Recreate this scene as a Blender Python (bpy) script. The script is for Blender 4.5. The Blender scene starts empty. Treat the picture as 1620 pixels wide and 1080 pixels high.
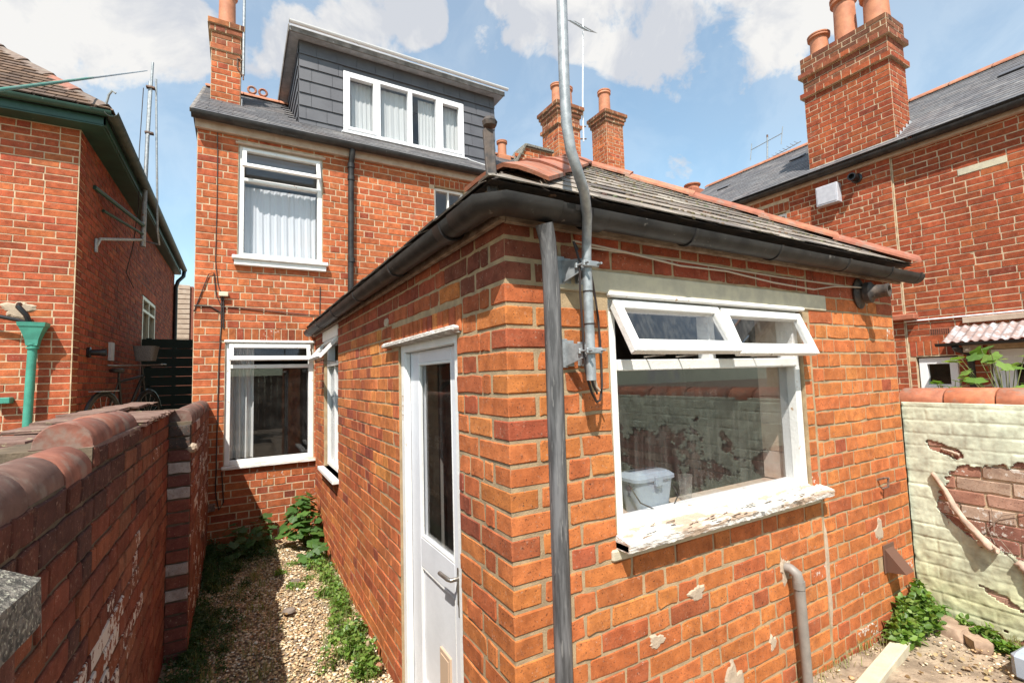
import bpy, math, random
import numpy as np
from mathutils import Vector, Matrix
rad = math.radians
# ------------------------------------------------------------------ camera
FPX, CX, CY = 752.0, 810.0, 540.0          # focal length and centre in pixels of a 1620 px wide frame
_p, _r = rad(4.22), rad(1.65)
_up = np.array([-math.sin(_r)*math.cos(_p), -math.cos(_r)*math.cos(_p), math.sin(_p)])
_yy = -(_up[0]*(375-CX)+_up[2]*FPX)/_up[1]
_Y = np.array([375-CX, _yy, FPX]); _Y /= np.linalg.norm(_Y)
_X = np.cross(_Y, _up)
CM = np.stack([_X, _Y, _up])               # world axes seen from the camera
CPOS = np.array([-.757, -1.34, 1.62])
def ray(px, py): return CM@np.array([px-CX, py-CY, FPX])
def proj(p):
    q = CM.T@(np.asarray(p, float)-CPOS)
    return (CX+FPX*q[0]/q[2], CY+FPX*q[1]/q[2], q[2])
sc = bpy.context.scene
cam = bpy.data.objects.new('camera', bpy.data.cameras.new('camera')); sc.collection.objects.link(cam)
r_, u_, b_ = CM@np.array([1,0,0.]), CM@np.array([0,-1.,0]), CM@np.array([0,0,-1.])
cam.matrix_world = Matrix(((r_[0],u_[0],b_[0],CPOS[0]),(r_[1],u_[1],b_[1],CPOS[1]),(r_[2],u_[2],b_[2],CPOS[2]),(0,0,0,1)))
cam.data.sensor_width = 36; cam.data.lens = FPX/1620*36; cam.data.clip_start = .05; cam.data.clip_end = 2000
sc.camera = cam
# ------------------------------------------------------------------ light
SUN = Vector((-1.0, -1.35, 2.35)).normalized()
sun_el = math.asin(SUN.z); sun_az = math.atan2(SUN.x, SUN.y)
sl = bpy.data.lights.new('sun', 'SUN'); sl.energy = 4.6; sl.angle = rad(.5); sl.color = (1, .95, .87)
so = bpy.data.objects.new('sun', sl); sc.collection.objects.link(so)
so.rotation_euler = SUN.to_track_quat('Z', 'Y').to_euler(); so.location = (-4, -6, 12)
w = bpy.data.worlds.new('World'); sc.world = w; w.use_nodes = True
nt = w.node_tree; N = nt.nodes; L = nt.links; N.clear()
wo = N.new('ShaderNodeOutputWorld'); bg = N.new('ShaderNodeBackground'); bgc = N.new('ShaderNodeBackground')
sky = N.new('ShaderNodeTexSky'); sky.sky_type = 'NISHITA'; sky.sun_disc = False
sky.sun_elevation = sun_el; sky.sun_rotation = sun_az; sky.air_density = 1.0; sky.dust_density = .6; sky.ozone_density = .8
gn = N.new('ShaderNodeMix'); gn.data_type = 'RGBA'; gn.blend_type = 'MULTIPLY'; gn.inputs[0].default_value = 1; gn.inputs[7].default_value = (.92,1.10,1.0,1)
L.new(sky.outputs[0], gn.inputs[6]); L.new(gn.outputs[2], bg.inputs[0]); bg.inputs[1].default_value = .15
tc = N.new('ShaderNodeTexCoord')
def wmath(op, a, b=None, c=None):
    n = N.new('ShaderNodeMath'); n.operation = op
    for i, v in enumerate((a, b, c)):
        if v is None: continue
        if isinstance(v, (int, float)): n.inputs[i].default_value = v
        else: L.new(v, n.inputs[i])
    return n.outputs[0]
def wnoise(scale, detail, rough=.55, dist=0):
    n = N.new('ShaderNodeTexNoise'); n.inputs['Scale'].default_value = scale; n.inputs['Detail'].default_value = detail
    n.inputs['Roughness'].default_value = rough; n.inputs['Distortion'].default_value = dist
    L.new(tc.outputs['Generated'], n.inputs['Vector']); return n.outputs[0]
n1 = wnoise(7.5, 10, .6, .3); n2 = wnoise(2.2, 4, .5)
# cumulus banks: (direction given by where each bank stands in the view, angular size, weight)
banks = [(130,55,110,1),(40,85,95,.95),(215,45,95,1),(280,55,70,.95),(110,120,90,.7),(10,20,45,.8),(235,140,50,.4),(410,60,70,.55),(480,70,70,.9),(565,40,85,1),(650,15,65,1),(770,62,34,.8),(750,25,18,.5),
 (830,15,75,1),(920,5,95,1),(1020,15,110,1),(1110,30,110,1),(1200,40,110,1),(1280,25,65,.9),(1010,75,42,.8),(1170,75,50,.9),(1085,265,70,.45),(1140,285,55,.4),(1610,30,40,.6),(190,340,80,.35),(1250,190,130,.22),(900,160,120,.15),(430,20,45,.4)]
acc = None
for px, py, rpx, wt in banks:
    d = ray(px, py); d /= np.linalg.norm(d)
    n = N.new('ShaderNodeVectorMath'); n.operation = 'DOT_PRODUCT'; L.new(tc.outputs['Generated'], n.inputs[0]); n.inputs[1].default_value = d
    mr = N.new('ShaderNodeMapRange'); mr.interpolation_type = 'SMOOTHSTEP'
    ang = rpx/830*1.12; mr.inputs['From Min'].default_value = math.cos(ang); mr.inputs['From Max'].default_value = math.cos(ang*.25)
    mr.inputs['To Max'].default_value = wt; L.new(n.outputs['Value'], mr.inputs['Value'])
    acc = mr.outputs[0] if acc is None else wmath('MAXIMUM', acc, mr.outputs[0])
# the same broken cumulus goes on over the rest of the sky
dz = N.new('ShaderNodeSeparateXYZ'); L.new(tc.outputs['Generated'], dz.inputs[0])
fwd = ray(810, 200); fwd /= np.linalg.norm(fwd)
nf = N.new('ShaderNodeVectorMath'); nf.operation = 'DOT_PRODUCT'; L.new(tc.outputs['Generated'], nf.inputs[0]); nf.inputs[1].default_value = fwd
out = N.new('ShaderNodeMapRange'); L.new(nf.outputs['Value'], out.inputs['Value'])
out.inputs['From Min'].default_value = .62; out.inputs['From Max'].default_value = .35; out.inputs['To Max'].default_value = .62
out2 = wmath('MULTIPLY', out.outputs[0], wmath('MULTIPLY', n2, 1.5))
acc = wmath('MAXIMUM', acc, out2)
dens = wmath('ADD', wmath('MULTIPLY', acc, .62), wmath('MULTIPLY', wmath('SUBTRACT', n1, .5), 1.7))
mask = N.new('ShaderNodeMapRange'); mask.interpolation_type = 'SMOOTHSTEP'; L.new(dens, mask.inputs['Value'])
mask.inputs['From Min'].default_value = .30; mask.inputs['From Max'].default_value = .58
veil = wmath('MULTIPLY', n2, .64)
mk = wmath('MAXIMUM', mask.outputs[0], veil)
cr = N.new('ShaderNodeValToRGB'); L.new(wnoise(6.5, 8, .6, .4), cr.inputs[0])
cr.color_ramp.elements[0].position = .42; cr.color_ramp.elements[0].color = (.72,.75,.81,1)
cr.color_ramp.elements[1].position = .57; cr.color_ramp.elements[1].color = (1,.99,.97,1)
L.new(cr.outputs[0], bgc.inputs[0]); bgc.inputs[1].default_value = .55
mx = N.new('ShaderNodeMixShader'); L.new(mk, mx.inputs[0]); L.new(bg.outputs[0], mx.inputs[1]); L.new(bgc.outputs[0], mx.inputs[2])
L.new(mx.outputs[0], wo.inputs[0])
sc.view_settings.view_transform = 'Standard'; sc.view_settings.look = 'None'; sc.view_settings.gamma = 1
sc.view_settings.exposure = .76; sc.view_settings.use_curve_mapping = False
sc.render.engine = 'CYCLES'
try:
    sc.cycles.max_bounces = 8; sc.cycles.transparent_max_bounces = 12; sc.cycles.caustics_reflective = False; sc.cycles.caustics_refractive = False
except Exception: pass
# ------------------------------------------------------------------ materials
def mat(name, col, rough=.8, col2=None, scale=8, detail=5, bump=0, bscale=60, metal=0, spec=.5, lo=.4, hi=.6, third=None, stretch=None, bdist=.004, extra=None):
    m = bpy.data.materials.new(name); m.use_nodes = True; t = m.node_tree; b = t.nodes['Principled BSDF']
    b.inputs['Roughness'].default_value = rough; b.inputs['Metallic'].default_value = metal; b.inputs['Specular IOR Level'].default_value = spec
    g = t.nodes.new('ShaderNodeNewGeometry'); vec = g.outputs['Position']
    if stretch:
        mp = t.nodes.new('ShaderNodeMapping'); mp.inputs['Scale'].default_value = stretch; t.links.new(vec, mp.inputs[0]); vec2 = mp.outputs[0]
    else: vec2 = vec
    def noise(s, d=detail, v=None, r=.6):
        n = t.nodes.new('ShaderNodeTexNoise'); n.inputs['Scale'].default_value = s; n.inputs['Detail'].default_value = d; n.inputs['Roughness'].default_value = r
        t.links.new(v or vec2, n.inputs['Vector']); return n.outputs[0]
    def ramp(src, a, bb, ca=(0,0,0,1), cb=(1,1,1,1)):
        r = t.nodes.new('ShaderNodeValToRGB'); t.links.new(src, r.inputs[0]); e = r.color_ramp.elements
        e[0].position = a; e[0].color = ca; e[1].position = bb; e[1].color = cb; return r.outputs[0]
    def mix(f, a, bb, mode='MIX'):
        x = t.nodes.new('ShaderNodeMix'); x.data_type = 'RGBA'; x.blend_type = mode
        for s, v in ((x.inputs[0], f), (x.inputs[6], a), (x.inputs[7], bb)):
            if isinstance(v, (int, float)): s.default_value = v
            elif isinstance(v, tuple): s.default_value = v if len(v) == 4 else (*v, 1)
            else: t.links.new(v, s)
        return x.outputs[2]
    c = (*col, 1)
    if col2: c = ramp(noise(scale), lo, hi, (*col, 1), (*col2, 1))
    if third: c = mix(ramp(noise(third[1], 6), third[2], third[2]+.06), c, third[0])
    if extra: c = extra(t, c, noise, ramp, mix, vec)
    if isinstance(c, tuple): b.inputs['Base Color'].default_value = c
    else: t.links.new(c, b.inputs['Base Color'])
    if bump:
        bp = t.nodes.new('ShaderNodeBump'); bp.inputs['Strength'].default_value = bump; bp.inputs['Distance'].default_value = bdist
        t.links.new(noise(bscale, 6), bp.inputs['Height']); t.links.new(bp.outputs[0], b.inputs['Normal'])
    return m
def attr_extra(paint=True, speck=True, wash=None):
    def f(t, c, noise, ramp, mix, vec):
        a = t.nodes.new('ShaderNodeAttribute'); a.attribute_name = 'tint'
        c = a.outputs['Color']
        c = mix(.62, c, ramp(noise(17, 5), .3, .72, (.42,.36,.34,1), (1.3,1.32,1.3,1)), 'MULTIPLY')
        c = mix(.8, c, ramp(noise(2.6, 6), .32, .68, (.72,.70,.72,1), (1.16,1.18,1.16,1)), 'MULTIPLY')
        if speck: c = mix(wm(t, ramp(noise(44, 8, r=.75), .54, .66), .45), c, (.24,.10,.055)); c = mix(wm(t, ramp(noise(31, 9, r=.8), .58, .66), .35), c, (.50,.33,.22))
        if speck:
            c = mix(ramp(noise(150, 3), .62, .68), c, (.07,.03,.02))
            c = mix(wm(t, ramp(noise(90, 4), .63, .72), .5), c, (.52,.36,.27))
        c = mix(wm(t, ramp(noise(1.1, 9, r=.72), .56, .70), .30), c, (.16,.085,.055)); c = mix(wm(t, ramp(noise(3.7, 10, r=.78), .60, .70), .28), c, (.50,.34,.25))
        if paint:
            pm = t.nodes.new('ShaderNodeMath'); pm.operation = 'ADD'; t.links.new(a.outputs['Alpha'], pm.inputs[0]); t.links.new(noise(26, 6, r=.7), pm.inputs[1])
            c = mix(ramp(pm.outputs[0], .98, 1.06), c, (.56,.50,.44))
        if wash: c = mix(wm(t, ramp(noise(wash[1], 5), wash[2], wash[2]+.12), wash[3]), c, wash[0])
        return c
    return f
def wm(t, s, k):
    n = t.nodes.new('ShaderNodeMath'); n.operation = 'MULTIPLY'; t.links.new(s, n.inputs[0]); n.inputs[1].default_value = k; return n.outputs[0]
M = {}
M['brick'] = mat('brick_face', (.4,.12,.05), .9, bump=.55, bscale=130, spec=.2, bdist=.003, extra=attr_extra())
M['tinted'] = mat('tinted', (.4,.12,.05), .85, bump=.35, bscale=60, spec=.25, extra=attr_extra(paint=False, speck=False))
M['mortar_warm'] = mat('mortar_buff', (.44,.32,.19), .95, (.32,.235,.145), 14, bump=.7, bscale=160, spec=.1)
M['mortar_pale'] = mat('mortar_pale', (.58,.45,.30), .95, (.44,.33,.22), 14, bump=.5, bscale=160, spec=.1)
M['mortar_dirty_shaded'] = mat('mortar_dirty_shaded', (.17,.13,.09), .95, (.10,.08,.06), 9, bump=.8, bscale=120, spec=.1)  # dirty mortar, toned darker still for the walls in shade
M['old_white'] = mat('weathered_white_paint', (.80,.79,.76), .55, (.72,.71,.68), 6, bump=.5, bscale=70, third=((.42,.27,.16), 20, .66))
M['flaky_white'] = mat('flaking_white_paint', (.80,.78,.74), .7, (.70,.66,.60), 9, bump=1.0, bscale=45, bdist=.01, third=((.46,.34,.25), 15, .49), stretch=(.30,1,1.8))
M['white_door'] = mat('white_gloss_paint', (.72,.73,.76), .4, (.66,.67,.70), 4, bump=.25, bscale=40)
M['upvc'] = mat('white_plastic', (.82,.82,.83), .35)
M['black_plastic'] = mat('black_gutter_plastic', (.014,.013,.013), .5, (.035,.032,.030), 7, bump=.25, bscale=60, third=((.12,.11,.10), 34, .66), spec=.4)
M['grey_pipe'] = mat('faded_grey_downpipe', (.055,.053,.053), .6, (.16,.155,.155), 7, stretch=(9,9,.8), lo=.38, hi=.62, bump=.3, bscale=30, third=((.20,.19,.18), 12, .6))
M['waste'] = mat('grey_waste_pipe', (.20,.18,.16), .5, (.26,.23,.20), 12)
M['galv'] = mat('galvanised_steel', (.27,.29,.30), .5, (.40,.42,.43), 30, metal=.4, bump=.1, bscale=90, third=((.30,.17,.10), 9, .66))
M['iron'] = mat('rusty_iron', (.10,.065,.05), .9, (.22,.13,.09), 30, bump=1, bscale=60, third=((.42,.42,.38), 25, .60))
M['iron_dark'] = mat('sooty_iron', (.035,.03,.028), .7, (.09,.065,.05), 25, bump=.6, bscale=60, third=((.30,.29,.27), 60, .70))
M['grimy_board'] = mat('grimy_eaves_board', (.13,.115,.10), .7, (.26,.23,.21), 8, third=((.6,.6,.58), 6, .66))
M['clay_plain'] = mat('red_clay_plain', (.40,.13,.07), .8, (.33,.11,.06), 12)
M['lead'] = mat('lead_flashing', (.34,.36,.38), .5, (.46,.47,.49), 12, bump=.3, bscale=30)
M['slate'] = mat('grey_slate', (.14,.14,.15), .6, bump=.3, bscale=50, extra=attr_extra(paint=False, speck=False))
M['slate_old'] = mat('mossy_old_slate', (.2,.17,.14), .85, bump=.9, bscale=70, bdist=.006, extra=attr_extra(paint=False, speck=True, wash=((.16,.12,.07), 26, .56, .7)))
M['clad'] = mat('dark_cladding_slate', (.085,.084,.094), .55, (.10,.10,.11), 5, bump=.12, bscale=80)
M['clay'] = mat('red_clay', (.4,.14,.07), .75, bump=.4, bscale=60, extra=attr_extra(paint=False, speck=False, wash=((.23,.20,.16), 13, .52, .55)))
M['pot'] = mat('terracotta', (.50,.20,.10), .7, (.40,.15,.075), 9, bump=.2, bscale=60)
M['timber'] = mat('weathered_timber', (.20,.14,.10), .85, (.34,.27,.21), 18, bump=.5, bscale=60, stretch=(1,1,3))
M['cream_board'] = mat('cream_board', (.42,.31,.23), .7, (.50,.39,.30), 10, bump=.2)
M['concrete'] = mat('pale_concrete', (.56,.50,.36), .9, (.46,.41,.31), 12, bump=.5, bscale=90)
M['patch'] = mat('cement_patch', (.46,.36,.26), .95, (.38,.30,.22), 20, bump=.8, bscale=90)
M['stone_cap'] = mat('lichened_concrete_cap', (.24,.215,.18), .95, (.07,.065,.055), 70, detail=10, bump=1, bscale=110, bdist=.012, third=((.50,.48,.38), 150, .56))
M['lichen_tile'] = mat('lichened_tile', (.15,.085,.065), .95, (.21,.13,.10), 14, bump=1, bscale=60, third=((.38,.36,.20), 18, .62))
M['green'] = mat('green_gloss_paint', (.012,.048,.034), .45, (.018,.066,.048), 6, third=((.30,.33,.30), 22, .70))
M['green_lt'] = mat('sea_green_paint', (.06,.30,.22), .5, (.045,.23,.17), 8, third=((.22,.14,.09), 30, .68), bump=.2, bscale=60)
M['green_dull'] = mat('dull_green_paint', (.06,.20,.15), .55, (.12,.20,.17), 8)
M['grey_timber'] = mat('silvered_painted_timber', (.52,.49,.45), .85, (.34,.30,.26), 22, bump=.8, bscale=60, stretch=(1,1.2,5), third=((.68,.66,.62), 14, .55))
M['panel_grey'] = mat('pale_panel_paint', (.62,.63,.60), .6, (.56,.57,.55), 5)
M['cream'] = mat('cream_plastic', (.62,.55,.40), .5)
M['grey_box'] = mat('pale_grey_enamel', (.50,.50,.54), .5, (.44,.44,.48), 20, bump=.1)
M['cable'] = mat('black_cable', (.03,.02,.018), .6)
M['cable_w'] = mat('old_white_cable', (.42,.33,.25), .7)
M['brown_vent'] = mat('brown_plastic', (.13,.065,.045), .5)
M['plaster'] = mat('interior_plaster', (.24,.22,.19), .9)
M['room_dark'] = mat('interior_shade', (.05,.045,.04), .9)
M['tile_in'] = mat('beige_wall_tile', (.55,.40,.30), .35, (.62,.52,.43), 6)
M['bin'] = mat('grey_blue_plastic', (.30,.35,.40), .4)
M['bike'] = mat('black_paint', (.012,.012,.013), .35)
M['wicker'] = mat('grey_wicker', (.16,.15,.15), .8, (.08,.075,.075), 120, bump=1, bscale=150)
M['fence'] = mat('dark_green_boards', (.008,.02,.016), .8)
M['brass'] = mat('worn_metal', (.40,.37,.33), .35, (.28,.24,.2), 40, metal=.8)
M['earth'] = mat('stony_earth', (.30,.23,.16), .95, (.18,.13,.09), 9, bump=1, bscale=60, bdist=.01)
M['yard'] = mat('dusty_concrete', (.40,.31,.22), .95, (.22,.165,.115), 9, detail=9, bump=1, bscale=50, bdist=.008, third=((.14,.10,.07), 30, .60))
M['tan_paint'] = mat('tan_paint', (.50,.36,.25), .8)
M['stone_w'] = mat('grey_light_plastic', (.38,.44,.52), .5, (.32,.38,.46), 6)
M['leaf'] = None
def attrcol(t):
    a = t.nodes.new('ShaderNodeAttribute'); a.attribute_name = 'tint'; return a.outputs['Color']
M['pebble'] = mat('gravel_stones', (.4,.3,.2), .8, spec=.3, extra=lambda t, c, n, r, m, v: attrcol(t))
def leafmat(name):
    m = bpy.data.materials.new(name); m.use_nodes = True; t = m.node_tree; b = t.nodes['Principled BSDF']
    b.inputs['Roughness'].default_value = .5
    a = attrcol(t); t.links.new(a, b.inputs['Base Color'])
    tr = t.nodes.new('ShaderNodeBsdfTranslucent'); mx = t.nodes.new('ShaderNodeMixShader'); mx.inputs[0].default_value = .35
    g = t.nodes.new('ShaderNodeMix'); g.data_type = 'RGBA'; g.blend_type = 'MULTIPLY'; g.inputs[0].default_value = 1; t.links.new(a, g.inputs[6]); g.inputs[7].default_value = (1.5,1.7,.6,1)
    t.links.new(g.outputs[2], tr.inputs[0]); t.links.new(b.outputs[0], mx.inputs[1]); t.links.new(tr.outputs[0], mx.inputs[2])
    t.links.new(mx.outputs[0], t.nodes['Material Output'].inputs[0]); return m
M['leaf'] = leafmat('leaf_green')
def glassmat(name, dirt=.0, boost=1.0, streak=False, tint=(.965,.97,.98)):
    m = bpy.data.materials.new(name); m.use_nodes = True; t = m.node_tree; t.nodes.remove(t.nodes['Principled BSDF'])
    tr = t.nodes.new('ShaderNodeBsdfTransparent'); tr.inputs[0].default_value = (*tint, 1)
    gl = t.nodes.new('ShaderNodeBsdfGlossy'); gl.inputs['Roughness'].default_value = 0.0
    lw_ = t.nodes.new('ShaderNodeLayerWeight'); lw_.inputs[0].default_value = .5      # Schlick, the same from both sides of the sheet
    pw = t.nodes.new('ShaderNodeMath'); pw.operation = 'POWER'; t.links.new(lw_.outputs['Facing'], pw.inputs[0]); pw.inputs[1].default_value = 5
    k = t.nodes.new('ShaderNodeMath'); k.operation = 'MULTIPLY_ADD'; k.use_clamp = True; k.inputs[1].default_value = .96*boost; k.inputs[2].default_value = .04*boost; t.links.new(pw.outputs[0], k.inputs[0])
    mx = t.nodes.new('ShaderNodeMixShader'); t.links.new(k.outputs[0], mx.inputs[0]); t.links.new(tr.outputs[0], mx.inputs[1]); t.links.new(gl.outputs[0], mx.inputs[2])
    o = mx.outputs[0]
    if dirt:
        df = t.nodes.new('ShaderNodeBsdfDiffuse'); df.inputs[0].default_value = (.6,.57,.5,1)
        g = t.nodes.new('ShaderNodeNewGeometry'); mp = t.nodes.new('ShaderNodeMapping'); mp.inputs['Scale'].default_value = (60,60,3) if streak else (9,9,9)
        t.links.new(g.outputs['Position'], mp.inputs[0]); n = t.nodes.new('ShaderNodeTexNoise'); n.inputs['Scale'].default_value = 1; n.inputs['Detail'].default_value = 5; t.links.new(mp.outputs[0], n.inputs[0])
        mr = t.nodes.new('ShaderNodeMapRange'); t.links.new(n.outputs[0], mr.inputs[0]); mr.inputs['From Min'].default_value = .42; mr.inputs['From Max'].default_value = .8; mr.inputs['To Min'].default_value = dirt*.25; mr.inputs['To Max'].default_value = dirt*1.8
        m2 = t.nodes.new('ShaderNodeMixShader'); t.links.new(mr.outputs[0], m2.inputs[0]); t.links.new(o, m2.inputs[1]); t.links.new(df.outputs[0], m2.inputs[2]); o = m2.outputs[0]
    t.links.new(o, t.nodes['Material Output'].inputs[0]); return m
M['glass'] = glassmat('window_glass', .008, 1.0)
M['glass_dirty'] = glassmat('dusty_window_glass', .03, 1.55, True)
M['glass_bin'] = glassmat('clear_bin_plastic', .25, 1.2)
def clothmat(name, c):
    m = bpy.data.materials.new(name); m.use_nodes = True; t = m.node_tree; b = t.nodes['Principled BSDF']; b.inputs['Base Color'].default_value = (*c,1); b.inputs['Roughness'].default_value = .9
    tr = t.nodes.new('ShaderNodeBsdfTranslucent'); tr.inputs[0].default_value = (*c,1); mx = t.nodes.new('ShaderNodeMixShader'); mx.inputs[0].default_value = .3
    t.links.new(b.outputs[0], mx.inputs[1]); t.links.new(tr.outputs[0], mx.inputs[2]); t.links.new(mx.outputs[0], t.nodes['Material Output'].inputs[0]); return m
M['net'] = clothmat('white_cotton_curtain', (.88,.90,.92)); M['drape'] = clothmat('pale_drape', (.80,.81,.78))
# ------------------------------------------------------------------ mesh helpers
COL = sc.collection
Z = np.array([0,0,1.])
class Frame:
    def __init__(s, o, u, v=(0,0,1)):
        s.o = np.array(o, float); s.u = np.array(u, float); s.u /= np.linalg.norm(s.u); s.v = np.array(v, float); s.v /= np.linalg.norm(s.v)
        s.n = np.cross(s.u, s.v)
    def P(s, a, b, c): return s.o+s.u*a+s.v*b+s.n*c
    def mat(s, a=0, b=0, c=0):
        p = s.P(a, b, c)
        return Matrix(((s.u[0],s.v[0],s.n[0],p[0]),(s.u[1],s.v[1],s.n[1],p[1]),(s.u[2],s.v[2],s.n[2],p[2]),(0,0,0,1)))
W = Frame((0,0,0), (1,0,0), (0,1,0))
class MB:
    def __init__(s): s.v = []; s.f = []; s.t = []
    def add(s, verts, faces, tint=(1,1,1,0)):
        k = len(s.v); s.v += [tuple(map(float, p)) for p in verts]; s.f += [tuple(i+k for i in f) for f in faces]; s.t += [tint]*len(verts)
    def box(s, fr, u0, u1, v0, v1, n0, n1, c=.003, tint=(1,1,1,0), jit=0, rng=None):
        # chamfered box
        c = min(c, abs(u1-u0)*.3, abs(v1-v0)*.3, abs(n1-n0)*.3)
        if c <= 0:
            p = [(u,v,n) for n in (n0,n1) for v in (v0,v1) for u in (u0,u1)]
            f = [(0,2,3,1),(4,5,7,6),(0,1,5,4),(2,6,7,3),(0,4,6,2),(1,3,7,5)]
        else:
            p = []
            for sn, n in ((1,n0),(-1,n1)):
                for sv, v in ((1,v0),(-1,v1)):
                    for su, u in ((1,u0),(-1,u1)):
                        p += [(u, v+sv*c, n+sn*c), (u+su*c, v, n+sn*c), (u+su*c, v+sv*c, n)]
            def I(a,b,d,k): return ((d*2+b)*2+a)*3+k
            f = []
            f.append((I(0,0,0,0),I(0,0,1,0),I(0,1,1,0),I(0,1,0,0))); f.append((I(1,0,0,0),I(1,1,0,0),I(1,1,1,0),I(1,0,1,0)))
            f.append((I(0,0,0,1),I(1,0,0,1),I(1,0,1,1),I(0,0,1,1))); f.append((I(0,1,0,1),I(0,1,1,1),I(1,1,1,1),I(1,1,0,1)))
            f.append((I(0,0,0,2),I(0,1,0,2),I(1,1,0,2),I(1,0,0,2))); f.append((I(0,0,1,2),I(1,0,1,2),I(1,1,1,2),I(0,1,1,2)))
            for d in (0,1):
                for b in (0,1): q = (I(0,b,d,1),I(1,b,d,1),I(1,b,d,2),I(0,b,d,2)); f.append(q if (b+d)%2 else q[::-1])
            for d in (0,1):
                for a in (0,1): q = (I(a,0,d,0),I(a,1,d,0),I(a,1,d,2),I(a,0,d,2)); f.append(q[::-1] if (a+d)%2 else q)
            for b in (0,1):
                for a in (0,1): q = (I(a,b,0,0),I(a,b,1,0),I(a,b,1,1),I(a,b,0,1)); f.append(q if (a+b)%2 else q[::-1])
            for d in (0,1):
                for b in (0,1):
                    for a in (0,1): q = (I(a,b,d,0),I(a,b,d,1),I(a,b,d,2)); f.append(q if (a+b+d)%2 else q[::-1])
        if jit: p = [(a+rng.uniform(-jit,jit), b+rng.uniform(-jit,jit), d+rng.uniform(-jit,jit)) for a,b,d in p]
        s.add([fr.P(*q) for q in p], f, tint)
    def tube(s, pts, r, seg=10, cap=True, tint=(1,1,1,0), rs=None, flat=1.0):
        pts = [np.array(p, float) for p in pts]; n = len(pts); rings = []; up = None
        for i in range(n):
            d = pts[min(i+1,n-1)]-pts[max(i-1,0)]; d /= (np.linalg.norm(d) or 1)
            if up is None:
                w0 = np.array([0,0,1.]) if abs(d[2]) < .9 else np.array([0,1.,0]); a = np.cross(d, w0)
            else:
                a = up[0]-d*np.dot(up[0], d)
                if np.linalg.norm(a) < .3: a = np.cross(up[1], d); a = a-d*np.dot(a, d)
                if np.linalg.norm(a) < .1: a = np.cross(d, np.array([.3,.5,.8]))
            a = a/(np.linalg.norm(a) or 1); b = np.cross(a, d); up = (a, b)
            R = rs[i] if rs else r
            rings.append([pts[i]+R*(a*math.cos(t)+b*flat*math.sin(t)) for t in [2*math.pi*k/seg for k in range(seg)]])
        v = [p for rr in rings for p in rr]; f = []
        for i in range(n-1):
            for k in range(seg): f.append((i*seg+k, i*seg+(k+1)%seg, (i+1)*seg+(k+1)%seg, (i+1)*seg+k))
        if cap: f += [tuple(range(seg))[::-1], tuple((n-1)*seg+k for k in range(seg))]
        s.add(v, f, tint)
    def lathe(s, o, prof, seg=20, axis=(0,0,1), tint=(1,1,1,0)):
        ax = np.array(axis, float); ax /= np.linalg.norm(ax); t = np.array([1.,0,0]) if abs(ax[0]) < .9 else np.array([0,1.,0])
        a = np.cross(ax, t); a /= np.linalg.norm(a); b = np.cross(ax, a); v = []
        for r, h in prof: v += [np.array(o)+ax*h+r*(a*math.cos(q)+b*math.sin(q)) for q in [2*math.pi*k/seg for k in range(seg)]]
        f = [(i*seg+k, i*seg+(k+1)%seg, (i+1)*seg+(k+1)%seg, (i+1)*seg+k) for i in range(len(prof)-1) for k in range(seg)]
        f += [tuple(range(seg))[::-1], tuple((len(prof)-1)*seg+k for k in range(seg))]
        s.add(v, f, tint)
    def grid(s, fn, nu, nv, tint=(1,1,1,0)):
        v = [fn(i/nu, j/nv) for j in range(nv+1) for i in range(nu+1)]
        f = [(j*(nu+1)+i, j*(nu+1)+i+1, (j+1)*(nu+1)+i+1, (j+1)*(nu+1)+i) for j in range(nv) for i in range(nu)]
        s.add(v, f, tint)
    def prism(s, fr, poly, n0, n1, tint=(1,1,1,0)):
        k = len(poly); v = [fr.P(a,b,n0) for a,b in poly]+[fr.P(a,b,n1) for a,b in poly]
        f = [tuple(range(k))[::-1], tuple(range(k,2*k))]+[(i,(i+1)%k,k+(i+1)%k,k+i) for i in range(k)]
        s.add(v, f, tint)
    def mesh(s, name, m):
        me = bpy.data.meshes.new(name); me.from_pydata(s.v, [], s.f)
        if s.t:
            at = me.color_attributes.new('tint', 'FLOAT_COLOR', 'POINT'); at.data.foreach_set('color', np.array([tuple(x) if len(x) == 4 else (*x, 0) for x in s.t], np.float32).ravel())
        if isinstance(m, str): m = M[m]
        me.materials.append(m); me.update(); return me
    def obj(s, name, m, parent=None, smooth=False, **kw):
        me = s.mesh(name, m)
        if smooth:
            me.polygons.foreach_set('use_smooth', [True]*len(me.polygons))
            try: me.set_sharp_from_angle(angle=rad(50))
            except Exception: pass
        return link(name, me, parent, **kw)
def link(name, me, parent=None, mw=None, **kw):
    o = bpy.data.objects.new(name, me); COL.objects.link(o)
    if parent: o.parent = parent; 
    if mw is not None: o.matrix_local = mw
    for k, v in kw.items(): o[k] = v
    return o
def thing(name, label, cat, group=None):
    # parts are written in world coordinates, so the empty of a fixed thing stays at the origin of the place
    o = bpy.data.objects.new(name, None); COL.objects.link(o); o['label'] = label; o['category'] = cat; o.empty_display_size = .1
    if group: o['group'] = group
    return o
def tag(o, label, cat, group=None):
    o['label'] = label; o['category'] = cat
    if group: o['group'] = group
    return o
def P1(name, m, parent, smooth=False, **kw):
    "context helper: returns (mb, finish)"
    b = MB(); return b, (lambda: b.obj(name, m, parent, smooth, **kw))
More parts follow.
